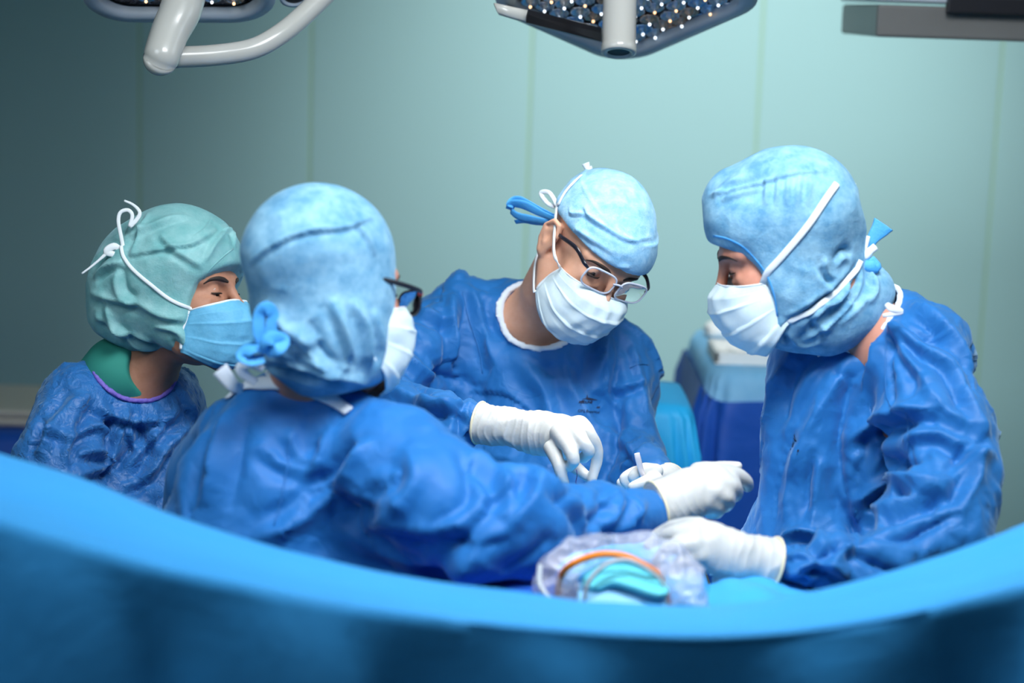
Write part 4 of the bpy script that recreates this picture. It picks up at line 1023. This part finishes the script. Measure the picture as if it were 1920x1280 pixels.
# ------------------------------------------------------------------ right surgeon
def right_surgeon():
    root = thing('person', (P(1620, 800, 2.95)[0], P(1620, 800, 2.95)[1], 0),
                 'right surgeon in profile facing left, blue hood tied at the nape, white mask', 'person', 'surgical team')
    h = Head(1482, 480, 2.88, (-.925, .12, -.36), (-.40, -.14, .90), 1.05)
    c = dict(neck=P(1640, 630, 2.93), pelvis=P(1625, 1080, 3.08), shR=P(1560, 690, 3.08), shL=P(1710, 700, 2.86), elL=P(1760, 985, 2.68), wrL=P(1490, 1062, 2.6),
             elR=P(1590, 960, 3.12), wrR=P(1490, 1010, 3.02))
    body, bs = build_body(h, c, root, M['skin_red'], eye_open=.12, ears=(), neck_r=.048)
    head_bits(h, root, skin=bs)
    lo = P(1400, 1230, 2.5)-np.array([.0, .12, 0]); lo[1] = 2.2; hi = P(1900, 480, 3.2)+np.array([.05, 0, .03]); hi[1] = 3.4
    V = gown_vol(lo, hi, .78)
    V.cap(*PC([(1640, 660, 2.97, 100), (1600, 740, 2.97, 140), (1598, 850, 2.98, 158), (1605, 960, 3.0, 168), (1618, 1060, 3.02, 180)]), .03, flat=(_F, .8))
    V.cap(*PC([(1652, 585, 2.95, 50), (1700, 610, 2.92, 62), (1745, 660, 2.88, 90)]), .05)
    V.cap(*PC([(1500, 680, 3.0, 40), (1480, 800, 2.98, 34), (1470, 900, 2.98, 32), (1470, 1000, 3.0, 34)]), .04)
    V.cap(*PC([(1738, 690, 2.86, 104), (1765, 790, 2.80, 104), (1782, 880, 2.76, 96), (1752, 985, 2.70, 92)]), .03)
    V.cap(*PC([(1752, 990, 2.70, 88), (1660, 1055, 2.64, 76), (1570, 1062, 2.61, 66), (1515, 1062, 2.60, 60), (1496, 1062, 2.595, 48)]), .03)
    V.cap(*PC([(1560, 760, 3.1, 80), (1575, 900, 3.12, 66), (1560, 1000, 3.1, 60), (1510, 1010, 3.06, 48)]), .03)
    skirt(V, (P(1618, 1060, 3.02)[0], P(1618, 1060, 3.02)[1]), .20, .95)
    V.hollow([([P(1630, 610, 2.93), P(1590, 560, 2.92), P(1520, 490, 2.91)], [.058, .074, .10])])
    v, q = V.mesh(2); s = Skin(v, q); s.calm(V); F = s.fold
    # armhole seam and the fan of folds below the collar
    F([(1665, 600), (1662, 680), (1672, 760), (1690, 800)], -7, 8); F([(1660, 590), (1690, 650), (1740, 720)], 9, 10, .8); F([(1668, 600), (1720, 640), (1800, 690)], 9, 11, .8)
    F([(1650, 600), (1640, 680), (1600, 780)], 10, 16, .8); F([(1630, 610), (1580, 700), (1520, 800), (1480, 900)], 9, 20, .7); F([(1560, 660), (1500, 740), (1465, 850)], 8, 18, .6)
    F([(1690, 565), (1750, 590), (1800, 640), (1840, 700)], 8, 14, .8); F([(1665, 590), (1730, 625), (1790, 632)], -7, 8)
    # deep gully between sleeve and front
    F([(1600, 700), (1585, 760), (1572, 820), (1575, 880), (1590, 940), (1600, 1000)], -16, 12); F([(1575, 830), (1640, 790), (1700, 765), (1760, 770)], 14, 14, .9)
    F([(1580, 870), (1600, 940), (1660, 900), (1720, 905), (1800, 900)], 15, 15, .9); F([(1585, 960), (1640, 960), (1700, 930), (1760, 915), (1790, 930)], 13, 14, .9)
    F([(1610, 985), (1680, 1000), (1760, 980), (1800, 960)], -12, 12, 0); F([(1600, 960), (1612, 1020), (1650, 1060), (1700, 1090)], -14, 12); F([(1690, 820), (1760, 810), (1830, 850)], 9, 12, .8)
    F([(1640, 800), (1645, 850), (1620, 900)], 7, 10, .7); F([(1700, 770), (1705, 840), (1700, 900)], -4, 6); F([(1830, 830), (1825, 900), (1800, 960)], 9, 12, .8)
    F([(1860, 850), (1820, 860), (1790, 900)], 10, 10, .8); F([(1780, 660), (1820, 740), (1850, 820)], 8, 14, .8); F([(1720, 700), (1780, 770), (1850, 800)], 7, 16, .8)
    F([(1530, 840), (1515, 900), (1510, 960)], -7, 6); F([(1540, 860), (1530, 940), (1525, 990)], 6, 10, .6); F([(1500, 820), (1480, 900), (1470, 980)], 5, 12)
    F([(1465, 1020), (1490, 1000), (1530, 1000), (1560, 1030)], 10, 10, .8); F([(1480, 1090), (1510, 1060), (1560, 1060), (1600, 1100)], 10, 10, .8); F([(1560, 1010), (1600, 1040), (1620, 1090)], -8, 9)
    F([(1468, 1040), (1500, 1035), (1535, 1050)], 6, 7, .6); F([(1475, 1075), (1500, 1080), (1540, 1100)], 6, 8, .6); F([(1620, 1010), (1580, 1030), (1545, 1090)], 8, 9, .8)
    v = s.done(FOLDN)
    g = gridmesh('gown', v, q, M['gown'], root, P(1620, 850, 2.9)); gs = Skin(v, q)
    ribbon('armhole_seam', gs, [(1663, 610), (1660, 690), (1668, 760), (1700, 775), (1702, 850), (1700, 890)], .001, M['gown'], g)
    bv, bq = V.binding(.011); gridmesh('neck_binding', bv, bq, M['collar'], g)
    tuck(body, gs, [h.o, P(1615, 575, 2.92)], [.19, .10])
    tube('neck_tie', [P(1662, 570, 2.80), P(1672, 578, 2.79), P(1690, 585, 2.79), P(1655, 592, 2.79)], [.004, .006, .004, .003], M['collar'], g, flat=.4, nrm=-_F)
    ribbon('collar_band', gs, [(1535, 664), (1575, 650), (1615, 624), (1650, 598)], .0055, M['collar'], g, .003)
    # small printed mark on the chest
    for k, poly in enumerate(([(1489, 812), (1491, 822), (1487, 822)], [(1487, 820), (1494, 827), (1490, 828)], [(1487, 826), (1484, 838), (1487, 838)], [(1482, 840), (1495, 850), (1494, 853), (1481, 843)], [(1495, 842), (1498, 843), (1497, 847), (1494, 846)])):
        V_ = []
        for (x, y) in poly:
            hp, nn = gs.hit(x, y); V_.append(hp-_F*.0012 if hp is not None else P(x, y, 2.8))
        raw('printed_mark', V_, [tuple(range(len(V_)))], M['print'], g, smooth=False, origin=V_[0])
    # hood
    Vc = Vol(*[ax(h.o[i]-.20, h.o[i]+.20, h.o[i]-.20, h.o[i]+.20, .0034, .0034) for i in range(3)])
    E = lambda c, r, k=.02, op='u': Vc.ell(h(*c), np.array(r)*h.s, h.R, k, op)
    E((0, -.016, .056), (.086, .106, .096)); E((0, .040, .072), (.072, .058, .060), .02); E((0, .01, -.03), (.080, .078, .095), .03); E((0, .05, -.075), (.055, .045, .035), .03)
    Vc.cap(*PC([(1372, 362, 2.88, 44), (1450, 352, 2.88, 56), (1530, 366, 2.88, 50)]), .03)
    Vc.cap(*PC([(1545, 450, 2.89, 72), (1570, 520, 2.90, 62), (1590, 560, 2.91, 62)]), .03)
    Vc.cap(*PC([(1488, 606, 2.90, 40), (1545, 612, 2.89, 48), (1602, 585, 2.89, 48), (1630, 540, 2.91, 40)]), .02)
    Vc.cap(*PC([(1500, 590, 2.90, 58), (1560, 592, 2.90, 62), (1612, 552, 2.92, 52)]), .03)
    E((0, .130, -.026), (.2, .092, .094), .004, 's')
    cv, cq = Vc.mesh(2); cs = Skin(cv, cq); F = cs.fold
    F([(1328, 368), (1370, 358), (1420, 345), (1480, 328), (1550, 322)], 4, 3.5, .4); F([(1330, 362), (1400, 340), (1460, 325)], -3, 5)
    for x in (1440, 1462, 1480, 1500, 1520): F([(x, 326+(1500-x)*.1), (x-3, 350), (x-6, 385)], 3.2, 5, .7)
    for pts, a, w_ in (([(1340, 372), (1360, 350), (1400, 330)], 4, 7), ([(1350, 375), (1390, 360), (1430, 350)], 3, 6), ([(1540, 500), (1555, 525), (1565, 530)], -6, 8), ([(1560, 490), (1580, 470), (1600, 475)], -6, 7), ([(1545, 480), (1550, 510), (1570, 525)], 4, 6),
                     ([(1612, 490), (1570, 540), (1500, 590), (1475, 600)], -4, 6), ([(1620, 500), (1600, 560), (1560, 600), (1500, 640)], 5, 6), ([(1640, 520), (1615, 570), (1570, 610)], 4, 6), ([(1625, 495), (1640, 540), (1625, 570)], 6, 6),
                     ([(1575, 570), (1540, 590), (1510, 620)], -4, 6), ([(1550, 560), (1530, 600), (1560, 620)], 4, 6), ([(1470, 620), (1500, 645), (1540, 640)], 4, 6), ([(1610, 520), (1590, 545), (1600, 570)], -6, 5), ([(1590, 530), (1570, 560), (1540, 570)], 5, 6), ([(1480, 600), (1470, 630), (1490, 645)], -5, 6)):
        F(pts, a, w_, .6)
    cv = cs.done([(10, 2.2, 2), (26, 1.0, 3)]); hood = gridmesh('surgical_hood', cv, cq, M['hood'], root, h(0, 0, 0)); hs = Skin(cv, cq)
    ribbon('face_edge_seam', hs, [(1337, 442), (1362, 447), (1392, 462), (1420, 490), (1440, 520), (1452, 555), (1458, 592)], .0016, M['hood_tie'], hood, .0005)
    face, g_, ms = face_mask(h, root, M['mask_white'], seed=5, droop=.006)
    A = g_(-1, .0); B = g_(-1, 1.0); st = M['strap']
    s1, n1 = hs.line([(1440, 510), (1480, 465), (1520, 415), (1550, 370), (1568, 345)], 3, .002)
    tube('upper_strap', [A]+list(s1), .0052, st, face, flat=.25, nrm=-_F, n=3, seg=8)
    s2, n2 = hs.line([(1485, 600), (1530, 578), (1570, 545), (1600, 512), (1612, 488)], 3, .002)
    tube('lower_strap', [B]+list(s2), .0045, st, face, flat=.25, nrm=-_F, n=3, seg=8)
    dk = 2.87
    tube('strap_knot', [P(1566, 350, dk-.02), P(1572, 334, dk-.02), P(1580, 340, dk-.02), P(1572, 352, dk-.02)], .0075, st, face, flat=.6, nrm=-_F)
    tube('strap_end', [P(1574, 344, dk-.02), P(1590, 345, dk-.02), P(1603, 350, dk-.01)], [.004, .005, .0055], st, face, flat=.3, nrm=-_F)
    tube('strap_knot', [P(1612, 482, dk), P(1622, 478, dk), P(1632, 470, dk), P(1642, 462, dk)], [.006, .008, .006, .006], st, face, flat=.5, nrm=-_F)
    tube('strap_end', [P(1616, 478, dk), P(1622, 458, dk), P(1627, 442, dk)], [.005, .005, .004], st, face, flat=.4, nrm=-_F)
    tube('hood_tie', [P(1622, 476, dk+.01), P(1636, 448, dk+.01), P(1650, 430, dk+.01), P(1657, 420, dk+.01)], [.005, .009, .014, .017], M['hood_tie'], hood, flat=.18, nrm=-_F, seg=12)
    tube('hood_tie', [P(1620, 482, dk+.01), P(1630, 497, dk+.0), P(1642, 500, dk+.0), P(1632, 484, dk)], [.007, .011, .009, .006], M['hood_tie'], hood, flat=.6, nrm=-_F, seg=12)
    # gloves
    build_glove(root, [(1372, 1040, 2.575, 44), (1330, 1026, 2.57, 50), (1298, 1014, 2.575, 38)],
                [[(1310, 990, 2.58, 22), (1278, 985, 2.60, 15), (1250, 992, 2.62, 12), (1228, 1004, 2.63, 10)],
                 [(1300, 1000, 2.56, 22), (1262, 1000, 2.57, 15), (1232, 1012, 2.59, 12), (1215, 1022, 2.6, 10)],
                 [(1300, 1020, 2.55, 22), (1262, 1025, 2.55, 15), (1240, 1040, 2.57, 12), (1232, 1055, 2.58, 10)],
                 [(1308, 1040, 2.55, 20), (1280, 1052, 2.55, 13), (1265, 1068, 2.57, 11)],
                 [(1385, 1060, 2.59, 20), (1372, 1080, 2.585, 13), (1352, 1088, 2.58, 10.5), (1342, 1087, 2.58, 9)]],
                [(1450, 1058, 2.60, 50), (1425, 1052, 2.595, 47), (1395, 1046, 2.585, 44), (1365, 1038, 2.575, 42)], 'white latex glove reaching left under the plastic sleeve')
    build_glove(root, [(1455, 1008, 3.01, 26), (1440, 1002, 3.01, 24)],
                [[(1440, 995, 3.0, 13), (1428, 990, 3.0, 10), (1420, 998, 3.0, 8)], [(1436, 1004, 3.0, 13), (1420, 1004, 3.0, 9), (1412, 1010, 3.0, 8)], [(1440, 1012, 3.0, 12), (1422, 1014, 3.0, 9), (1414, 1018, 3.0, 8)],
                 [(1445, 1018, 3.0, 12), (1430, 1022, 3.0, 9), (1422, 1024, 3.0, 7)], [(1448, 990, 3.02, 12), (1436, 984, 3.03, 9), (1430, 985, 3.03, 8)]],
                [(1500, 1012, 3.04, 32), (1485, 1011, 3.03, 30), (1470, 1010, 3.02, 28)])

# ------------------------------------------------------------------ surgeon seen from behind
def back_surgeon():
    root = thing('person', (P(520, 900, 2.62)[0]-.02, P(520, 900, 2.62)[1], 0),
                 'surgeon seen from behind in rounded blue hood, stretching an arm to the right', 'person', 'surgical team')
    h = Head(607, 556, 2.6, (.72, .68, -.15), (.08, .14, .98), 1.06)
    c = dict(neck=P(580, 745, 2.67), pelvis=P(500, 1130, 2.72), shR=P(730, 870, 2.56), shL=P(440, 810, 2.70), elR=P(990, 985, 2.5), wrR=P(1200, 955, 2.72),
             elL=P(420, 1010, 2.9), wrL=P(620, 1010, 3.0))
    body, bs = build_body(h, c, root, M['skin_red'], eye_open=.4, ears=(), neck_r=.048)
    head_bits(h, root, skin=bs)
    lo = P(230, 1200, 2.3); hi = P(1260, 690, 3.0)+np.array([.06, 0, .05]); lo[0] -= .05; lo[1] = 2.08; hi[1] = 3.05
    V = gown_vol(lo, hi, .86, .0052)
    V.cap(*PC([(540, 800, 2.66, 78), (540, 860, 2.64, 150), (530, 950, 2.64, 205), (520, 1050, 2.66, 235)]), .04, flat=(_F, .62))
    V.cap(*PC([(575, 800, 2.66, 70), (572, 752, 2.655, 58)]), .03)
    V.cap(*PC([(700, 1000, 2.62, 90), (790, 1050, 2.60, 84), (880, 1075, 2.58, 50)]), .04)
    V.cap(*PC([(470, 790, 2.70, 66), (560, 762, 2.66, 66), (660, 808, 2.62, 70), (740, 860, 2.58, 88)]), .05, flat=(_F, .85))
    V.cap(*PC([(440, 820, 2.72, 84), (405, 900, 2.78, 96), (400, 980, 2.85, 90), (470, 1010, 2.95, 60), (620, 1010, 3.0, 46)]), .03)
    V.cap(*PC([(730, 875, 2.57, 102), (810, 930, 2.53, 112), (890, 985, 2.50, 102), (980, 985, 2.52, 90)]), .04)
    V.cap(*PC([(980, 985, 2.52, 88), (1060, 972, 2.60, 66), (1150, 961, 2.68, 62), (1200, 961, 2.715, 56), (1222, 957, 2.73, 50), (1232, 955, 2.735, 44)]), .03)
    skirt(V, (P(520, 1050, 2.66)[0], P(520, 1050, 2.66)[1]), .22, .95, flat=(_F, .75))
    V.hollow([([P(585, 700, 2.66), P(588, 640, 2.62)], [.042, .068])])
    v, q = V.mesh(2); s = Skin(v, q); s.calm(V); F = s.fold
    F([(590, 770), (600, 850), (560, 960), (480, 1010)], 6, 22, .5); F([(680, 820), (660, 880), (560, 980), (470, 1010)], 13, 16, .8); F([(430, 760), (400, 850), (380, 950)], 12, 16, .8)
    F([(460, 770), (450, 850), (430, 960)], -9, 14); F([(480, 830), (540, 870), (600, 890)], 8, 12, .8); F([(540, 800), (560, 850), (620, 880)], 7, 12, .8)
    F([(620, 800), (600, 860), (580, 900)], 6, 10, .7); F([(700, 830), (660, 860), (640, 900)], 6, 10, .7)
    F([(860, 840), (880, 900), (860, 950), (800, 990)], -16, 14); F([(880, 850), (930, 880), (960, 930), (940, 970)], 16, 14, .8); F([(930, 890), (985, 885), (1000, 930), (900, 1030), (840, 1090)], 16, 16, .9)
    F([(1000, 880), (985, 930), (930, 1000), (880, 1060)], -14, 13); F([(1000, 890), (1060, 930), (1090, 960), (1100, 990)], 12, 14, .9); F([(1080, 900), (1060, 930), (1030, 940)], -9, 10)
    F([(1100, 920), (1090, 960), (1130, 990), (1170, 1010)], -9, 10); F([(1170, 930), (1150, 970), (1100, 1010)], 10, 12, .9); F([(1200, 925), (1180, 980), (1110, 1040)], 8, 10, .8)
    F([(760, 830), (780, 900), (740, 960), (650, 1010)], 12, 18, .8); F([(700, 960), (780, 990), (880, 980)], 8, 16, .8); F([(620, 980), (720, 1040), (840, 1060)], 10, 18, .8)
    F([(640, 900), (700, 940), (760, 930)], 7, 12, .7); F([(820, 1010), (880, 1030), (960, 1010)], -10, 12); F([(1040, 1000), (1000, 1040), (940, 1070)], -10, 12)
    F([(1160, 915), (1140, 935), (1160, 950)], 7, 8, .7); F([(1215, 935), (1195, 960), (1200, 985)], 6, 7, .7)
    s.H *= .72
    v = s.done([('f', 6.5, .16, 1), ('f', 13, .18, 4), ('f', 27, .2, 7)])
    g = gridmesh('gown', v, q, M['gown_b'], root, P(560, 900, 2.6)); gs = Skin(v, q)
    ribbon('collar_band', gs, [(428, 750), (455, 728), (500, 720), (555, 724), (608, 744), (656, 774)], [.006, .012, .012, .008], M['collar'], g, .004)
    ribbon('back_seam', gs, [(545, 820), (540, 870), (528, 930), (515, 985)], .0012, M['gown_b'], g)
    bv, bq = V.binding(.024); gridmesh('neck_binding', bv, bq, M['collar'], g)
    tuck(body, gs, [h.o, P(580, 690, 2.62)], [.19, .07])
    tube('neck_tie_end', [P(455, 728, 2.54), P(440, 725, 2.53), P(425, 708, 2.53), P(412, 692, 2.53)], [.007, .009, .011, .012], M['collar'], g, flat=.2, nrm=-_F)
    tube('neck_tie_bow', [P(480, 716, 2.53), P(458, 702, 2.53), P(452, 688, 2.53), P(470, 682, 2.53), P(494, 692, 2.53)], [.006, .008, .008, .008, .006], M['collar'], g, flat=.35, nrm=unit(-_F+_U))
    # hood
    Vc = Vol(*[ax(h.o[i]-.19, h.o[i]+.19, h.o[i]-.22, h.o[i]+.20, .0036, .0036) for i in range(3)])
    E = lambda c, r, k=.02, op='u': Vc.ell(h(*c), np.array(r)*h.s, h.R, k, op)
    E((0, -.014, .052), (.085, .104, .092)); E((0, .005, -.03), (.082, .086, .095), .03)
    Vc.cap(*PC([(602, 500, 2.60, 118), (602, 560, 2.60, 118), (612, 612, 2.60, 104), (602, 640, 2.60, 84)]), .03, flat=(_F, .8))
    Vc.cap(*PC([(500, 662, 2.60, 30), (560, 678, 2.57, 30), (640, 698, 2.57, 30), (700, 690, 2.60, 28)]), .02)
    Vc.cap([h(0, .0, .0), h(0, .2, -.02)], [.001, .001], .0)
    E((0, .150, -.020), (.2, .082, .085), .004, 's')
    cv, cq = Vc.mesh(2); cs = Skin(cv, cq); F = cs.fold
    F([(468, 495), (510, 462), (570, 435), (650, 425), (700, 405)], 5, 4, .4); F([(640, 385), (665, 415), (690, 450), (705, 480)], 4, 4, .4)
    for pts, a, w_ in (([(500, 560), (540, 620), (600, 680), (650, 700)], 7, 10), ([(510, 640), (560, 660), (640, 690)], -8, 8), ([(620, 560), (650, 620), (670, 690)], 6, 9), ([(660, 560), (690, 620), (690, 700)], 6, 9),
                     ([(580, 600), (600, 650), (640, 690)], -6, 9), ([(490, 670), (560, 685), (640, 705), (690, 720)], 7, 8), ([(480, 690), (540, 700), (600, 715)], -6, 6), ([(520, 655), (580, 672), (660, 690)], 5, 6), ([(700, 580), (715, 640), (705, 700)], 5, 8),
                     ([(650, 590), (665, 650), (660, 690)], -6, 7), ([(540, 610), (580, 640), (600, 630)], 5, 8)):
        F(pts, a, w_, .6)
    cv = cs.done([(9, 2.6, 2), (24, 1.0, 3)]); hood = gridmesh('surgical_hood', cv, cq, M['hood'], root, h(0, 0, 0)); hs = Skin(cv, cq)
    tube('hood_tie', [P(500, 648, 2.51), P(486, 625, 2.50), P(487, 590, 2.50), P(500, 578, 2.50), P(512, 590, 2.51), P(508, 620, 2.51), P(505, 645, 2.51)], .0095, M['hood_tie'], hood, flat=.10, nrm=unit(-_F+_R*.8), seg=12)
    tube('hood_tie', [P(520, 660, 2.51), P(500, 648, 2.49), P(510, 634, 2.49), P(530, 640, 2.5), P(520, 656, 2.49), P(500, 662, 2.5)], [.008, .010, .010, .010, .008, .006], M['hood_tie'], hood, flat=.22, nrm=-_F, seg=12)
    tube('hood_tie', [P(505, 660, 2.50), P(484, 650, 2.50), P(464, 656, 2.5), P(456, 668, 2.5), P(474, 676, 2.5), P(496, 672, 2.5)], [.006, .011, .012, .010, .010, .008], M['hood_tie'], hood, flat=.16, nrm=unit(-_F+_U), seg=12)
    face, g_, ms = face_mask(h, root, M['mask_white'], seed=7, droop=.004)
    hz = P(770, 575, 2.56)
    glasses(h, root, M['dark_frame'], M['dark_frame'], 'dark rimmed glasses with a red hinge', drop=.000, fwdoff=.008, red=True)
    build_glove(root, [[(1240, 946, 2.74, 42), (1290, 925, 2.75, 48), (1338, 910, 2.76, 42)], [(1255, 950, 2.74, 38), (1310, 940, 2.75, 36), (1348, 925, 2.76, 30)]] if False else [(1250, 944, 2.74, 44), (1290, 926, 2.75, 48), (1332, 914, 2.76, 46), (1352, 908, 2.77, 36)],
                [[(1310, 886, 2.78, 20), (1345, 877, 2.80, 13), (1368, 874, 2.81, 10.5), (1383, 873, 2.81, 9)],
                 [(1345, 888, 2.77, 20), (1376, 888, 2.78, 14), (1398, 900, 2.80, 12.5), (1402, 912, 2.82, 11)],
                 [(1348, 908, 2.75, 20), (1374, 912, 2.76, 15), (1380, 928, 2.80, 12), (1362, 934, 2.83, 11)],
                 [(1340, 922, 2.74, 20), (1364, 934, 2.75, 14), (1362, 948, 2.79, 12), (1346, 950, 2.82, 11)],
                 [(1325, 936, 2.74, 18), (1348, 950, 2.75, 13), (1344, 962, 2.78, 11), (1330, 962, 2.8, 10)]],
                [(1228, 952, 2.735, 49), (1245, 947, 2.74, 45), (1265, 940, 2.745, 43), (1290, 930, 2.75, 42)], 'white latex glove with curled fingers at the end of the long sleeve', wrinkle=.6)
    # left hand, resting on the table behind the sleeve
    build_glove(root, [(650, 1008, 3.0, 28), (680, 1012, 3.0, 30)], [[(690, 1000+8*i, 3.0-.008*i, 11), (715, 1006+8*i, 3.0-.008*i, 10), (735, 1020+7*i, 3.0-.008*i, 8)] for i in range(4)]+[[(670, 995, 3.03, 12), (695, 990, 3.04, 10), (712, 995, 3.04, 9)]],
                [(612, 1008, 3.0, 38), (630, 1008, 3.0, 32), (645, 1008, 3.0, 28)])

# ------------------------------------------------------------------ woman on the left
def left_woman():
    root = thing('person', (P(215, 900, 3.12)[0], P(215, 900, 3.12)[1], 0),
                 'leftmost woman in a pale green bouffant cap, blue mask and purple-edged gown', 'person', 'surgical team')
    h = Head(338, 572, 3.05, (.945, -.32, .04), (-.06, .02, 1.0), .97)
    c = dict(neck=P(262, 706, 3.10), pelvis=P(215, 1090, 3.2), shR=P(140, 800, 3.02), shL=P(320, 780, 3.2), elR=P(110, 1000, 2.98), wrR=P(260, 1080, 2.95),
             elL=P(350, 980, 3.26), wrL=P(420, 1060, 3.12))
    body, bs = build_body(h, c, root, M['skin_w'], female=True, ears=(), eye_open=.45, neck_r=.047)
    head_bits(h, root, look=(0, -.38), dz=.0015, skin=bs)
    lo = P(-30, 1200, 2.9); hi = P(480, 640, 3.4)+np.array([.05, 0, .03]); lo[0] -= .05; lo[1] = 2.70; hi[1] = 3.5
    V = gown_vol(lo, hi, .86)
    V.cap(*PC([(245, 760, 3.12, 88), (222, 840, 3.12, 140), (215, 930, 3.13, 162), (215, 1040, 3.15, 172)]), .04, flat=(_F, .7))
    V.cap(*PC([(160, 745, 3.08, 58), (215, 725, 3.08, 66), (280, 738, 3.12, 62), (318, 765, 3.18, 52)]), .05)
    V.cap(*PC([(140, 770, 3.05, 72), (100, 850, 3.0, 82), (108, 960, 2.97, 80), (180, 1040, 2.95, 62), (250, 1076, 2.95, 48)]), .04)
    V.cap(*PC([(318, 775, 3.2, 50), (345, 880, 3.24, 62), (355, 980, 3.24, 60), (400, 1040, 3.14, 46)]), .04)
    skirt(V, (P(215, 1040, 3.15)[0], P(215, 1040, 3.15)[1]), .19, .95, flat=(_F, .75))
    V.hollow([([P(258, 705, 3.10), P(262, 660, 3.04), P(280, 610, 3.02)], [.052, .074, .085])])
    v, q = V.mesh(2); s = Skin(v, q); s.calm(V); F = s.fold
    for pts, a, w_ in (([(150, 740), (100, 800), (70, 860)], 9, 12), ([(170, 760), (210, 780), (250, 760)], 8, 9), ([(180, 750), (150, 800), (140, 870)], -8, 10), ([(240, 745), (220, 820), (180, 900)], 9, 12), ([(300, 740), (280, 800), (300, 860)], 9, 10),
                     ([(330, 760), (280, 830), (230, 880)], 9, 10), ([(350, 800), (300, 850), (270, 930)], 11, 12), ([(140, 850), (180, 850), (220, 900)], 8, 9), ([(120, 880), (130, 830), (170, 800), (200, 815)], 8, 8), ([(200, 770), (260, 790), (320, 780)], 7, 8),
                     ([(60, 820), (100, 810), (140, 830)], 6, 8), ([(250, 840), (210, 880), (150, 910)], -10, 9), ([(320, 850), (290, 900), (230, 930)], -10, 9), ([(335, 720), (345, 760), (360, 790)], 6, 7), ([(90, 770), (85, 820), (60, 850)], 8, 8), ([(260, 770), (245, 810), (260, 850)], 6, 7)):
        F(pts, a, w_, .8)
    v = s.done(FOLDN)
    g = gridmesh('gown', v, q, M['gown_w'], root, P(215, 860, 3.1)); gs = Skin(v, q)
    bv, bq = V.binding(.009); gridmesh('neck_trim', bv, bq, M['purple'], g)
    tuck(body, gs, [h.o, P(262, 690, 3.1)], [.19, .09])
    # scrub shirt under the gown
    Vs = Vol(*[ax(a_, b_, a_, b_, .004, .004) for a_, b_ in zip(P(100, 860, 2.9)-.08, P(420, 600, 3.3)+.08)])
    Vs.cap(*PC([(165, 745, 3.10, 48), (222, 700, 3.07, 66), (262, 728, 3.10, 60), (318, 765, 3.18, 44)]), .05)
    Vs.cap(*PC([(225, 700, 3.10, 52), (240, 800, 3.12, 80)]), .05, flat=(_F, .7))
    Vs.cap([P(300, 688, 3.03), P(310, 630, 3.0)], [.050, .075], .003, 's')
    sv, sq = Vs.mesh(2); gridmesh('scrub_shirt', sv, sq, M['scrub'], root, c['neck'])
    # bouffant cap
    Vc = Vol(*[ax(h.o[i]-.22, h.o[i]+.17, h.o[i]-.22, h.o[i]+.17, .0034, .0034) for i in range(3)])
    E = lambda c, r, k=.02, op='u': Vc.ell(h(*c), np.array(r)*h.s, h.R, k, op)
    E((0, -.012, .056), (.090, .104, .092)); E((0, .036, .060), (.072, .060, .056), .02)
    Vc.cap(*PC([(330, 505, 3.06, 108), (285, 525, 3.06, 106), (250, 548, 3.06, 86)]), .05)
    Vc.cap(*PC([(318, 585, 3.04, 66), (272, 590, 3.05, 70), (240, 590, 3.05, 62)]), .03)
    Vc.cap(*PC([(335, 590, 3.0, 44), (335, 615, 3.0, 36)]), .03)
    E((0, .128, -.022), (.2, .082, .088), .004, 's')
    cv, cq = Vc.mesh(2); cs = Skin(cv, cq); F = cs.fold
    for pts, a, w_ in (([(240, 478), (300, 468), (360, 458), (405, 432)], 4, 4), ([(400, 400), (385, 430), (360, 450)], 3, 3), ([(425, 430), (400, 460), (385, 490)], 4, 5), ([(410, 430), (430, 440), (437, 465)], 4, 4), ([(240, 440), (300, 420), (350, 405)], 4, 7),
                     ([(180, 520), (200, 500), (230, 490)], 6, 7), ([(170, 550), (215, 560), (260, 570)], 5, 8), ([(180, 590), (230, 620), (290, 640)], 6, 8), ([(250, 560), (300, 590), (350, 600)], 5, 8), ([(220, 600), (260, 640), (300, 650)], -6, 7),
                     ([(290, 610), (330, 620), (350, 640)], 5, 6), ([(230, 500), (235, 540), (260, 560)], -6, 8), ([(300, 440), (330, 470), (380, 500)], 4, 6), ([(200, 560), (210, 600), (240, 640)], 5, 8), ([(280, 400), (260, 440), (245, 480)], 5, 7), ([(330, 630), (345, 640), (365, 635)], 5, 5)):
        F(pts, a, w_, .7)
    cv = cs.done([(10, 3.6, 2), (22, 1.8, 3)]); cap = gridmesh('bouffant_cap', cv, cq, M['cap_green'], root, h(0, 0, .03)); hs = Skin(cv, cq)
    ribbon('face_edge_seam', hs, [(437, 466), (415, 484), (390, 510), (372, 545), (362, 580), (362, 610)], .0012, M['cap_green'], cap, .0004)
    face, g_, ms = face_mask(h, root, M['mask_blue'], seed=9, droop=-.006, w_=.070)
    A = g_(1, .0); B = g_(1, 1.0); st = M['strap']
    s1, n1 = hs.line([(355, 578), (320, 562), (285, 535), (250, 505), (232, 480), (228, 462)], 3, .002)
    tube('upper_strap', [A]+list(s1), .0029, st, face, flat=.3, nrm=-_F, n=3, seg=8)
    L_ = lambda pts, r, nm='strap_end': tube(nm, [P(a, b, 2.985) for a, b in pts], r, st, face, flat=.3, nrm=-_F, seg=8)
    L_([(232, 470), (228, 448), (222, 415), (226, 398), (240, 394), (248, 404), (243, 425)], .0031, 'strap_bow')
    L_([(243, 425), (256, 412), (262, 398), (250, 384), (233, 376)], [.004, .0035, .003, .0022, .0016])
    L_([(230, 470), (214, 462), (200, 472), (225, 480)], [.003, .006, .006, .004], 'strap_knot')
    L_([(205, 470), (185, 488), (168, 502), (153, 513)], [.0034, .002, .0018, .0014])
right_surgeon(); back_surgeon(); left_woman()
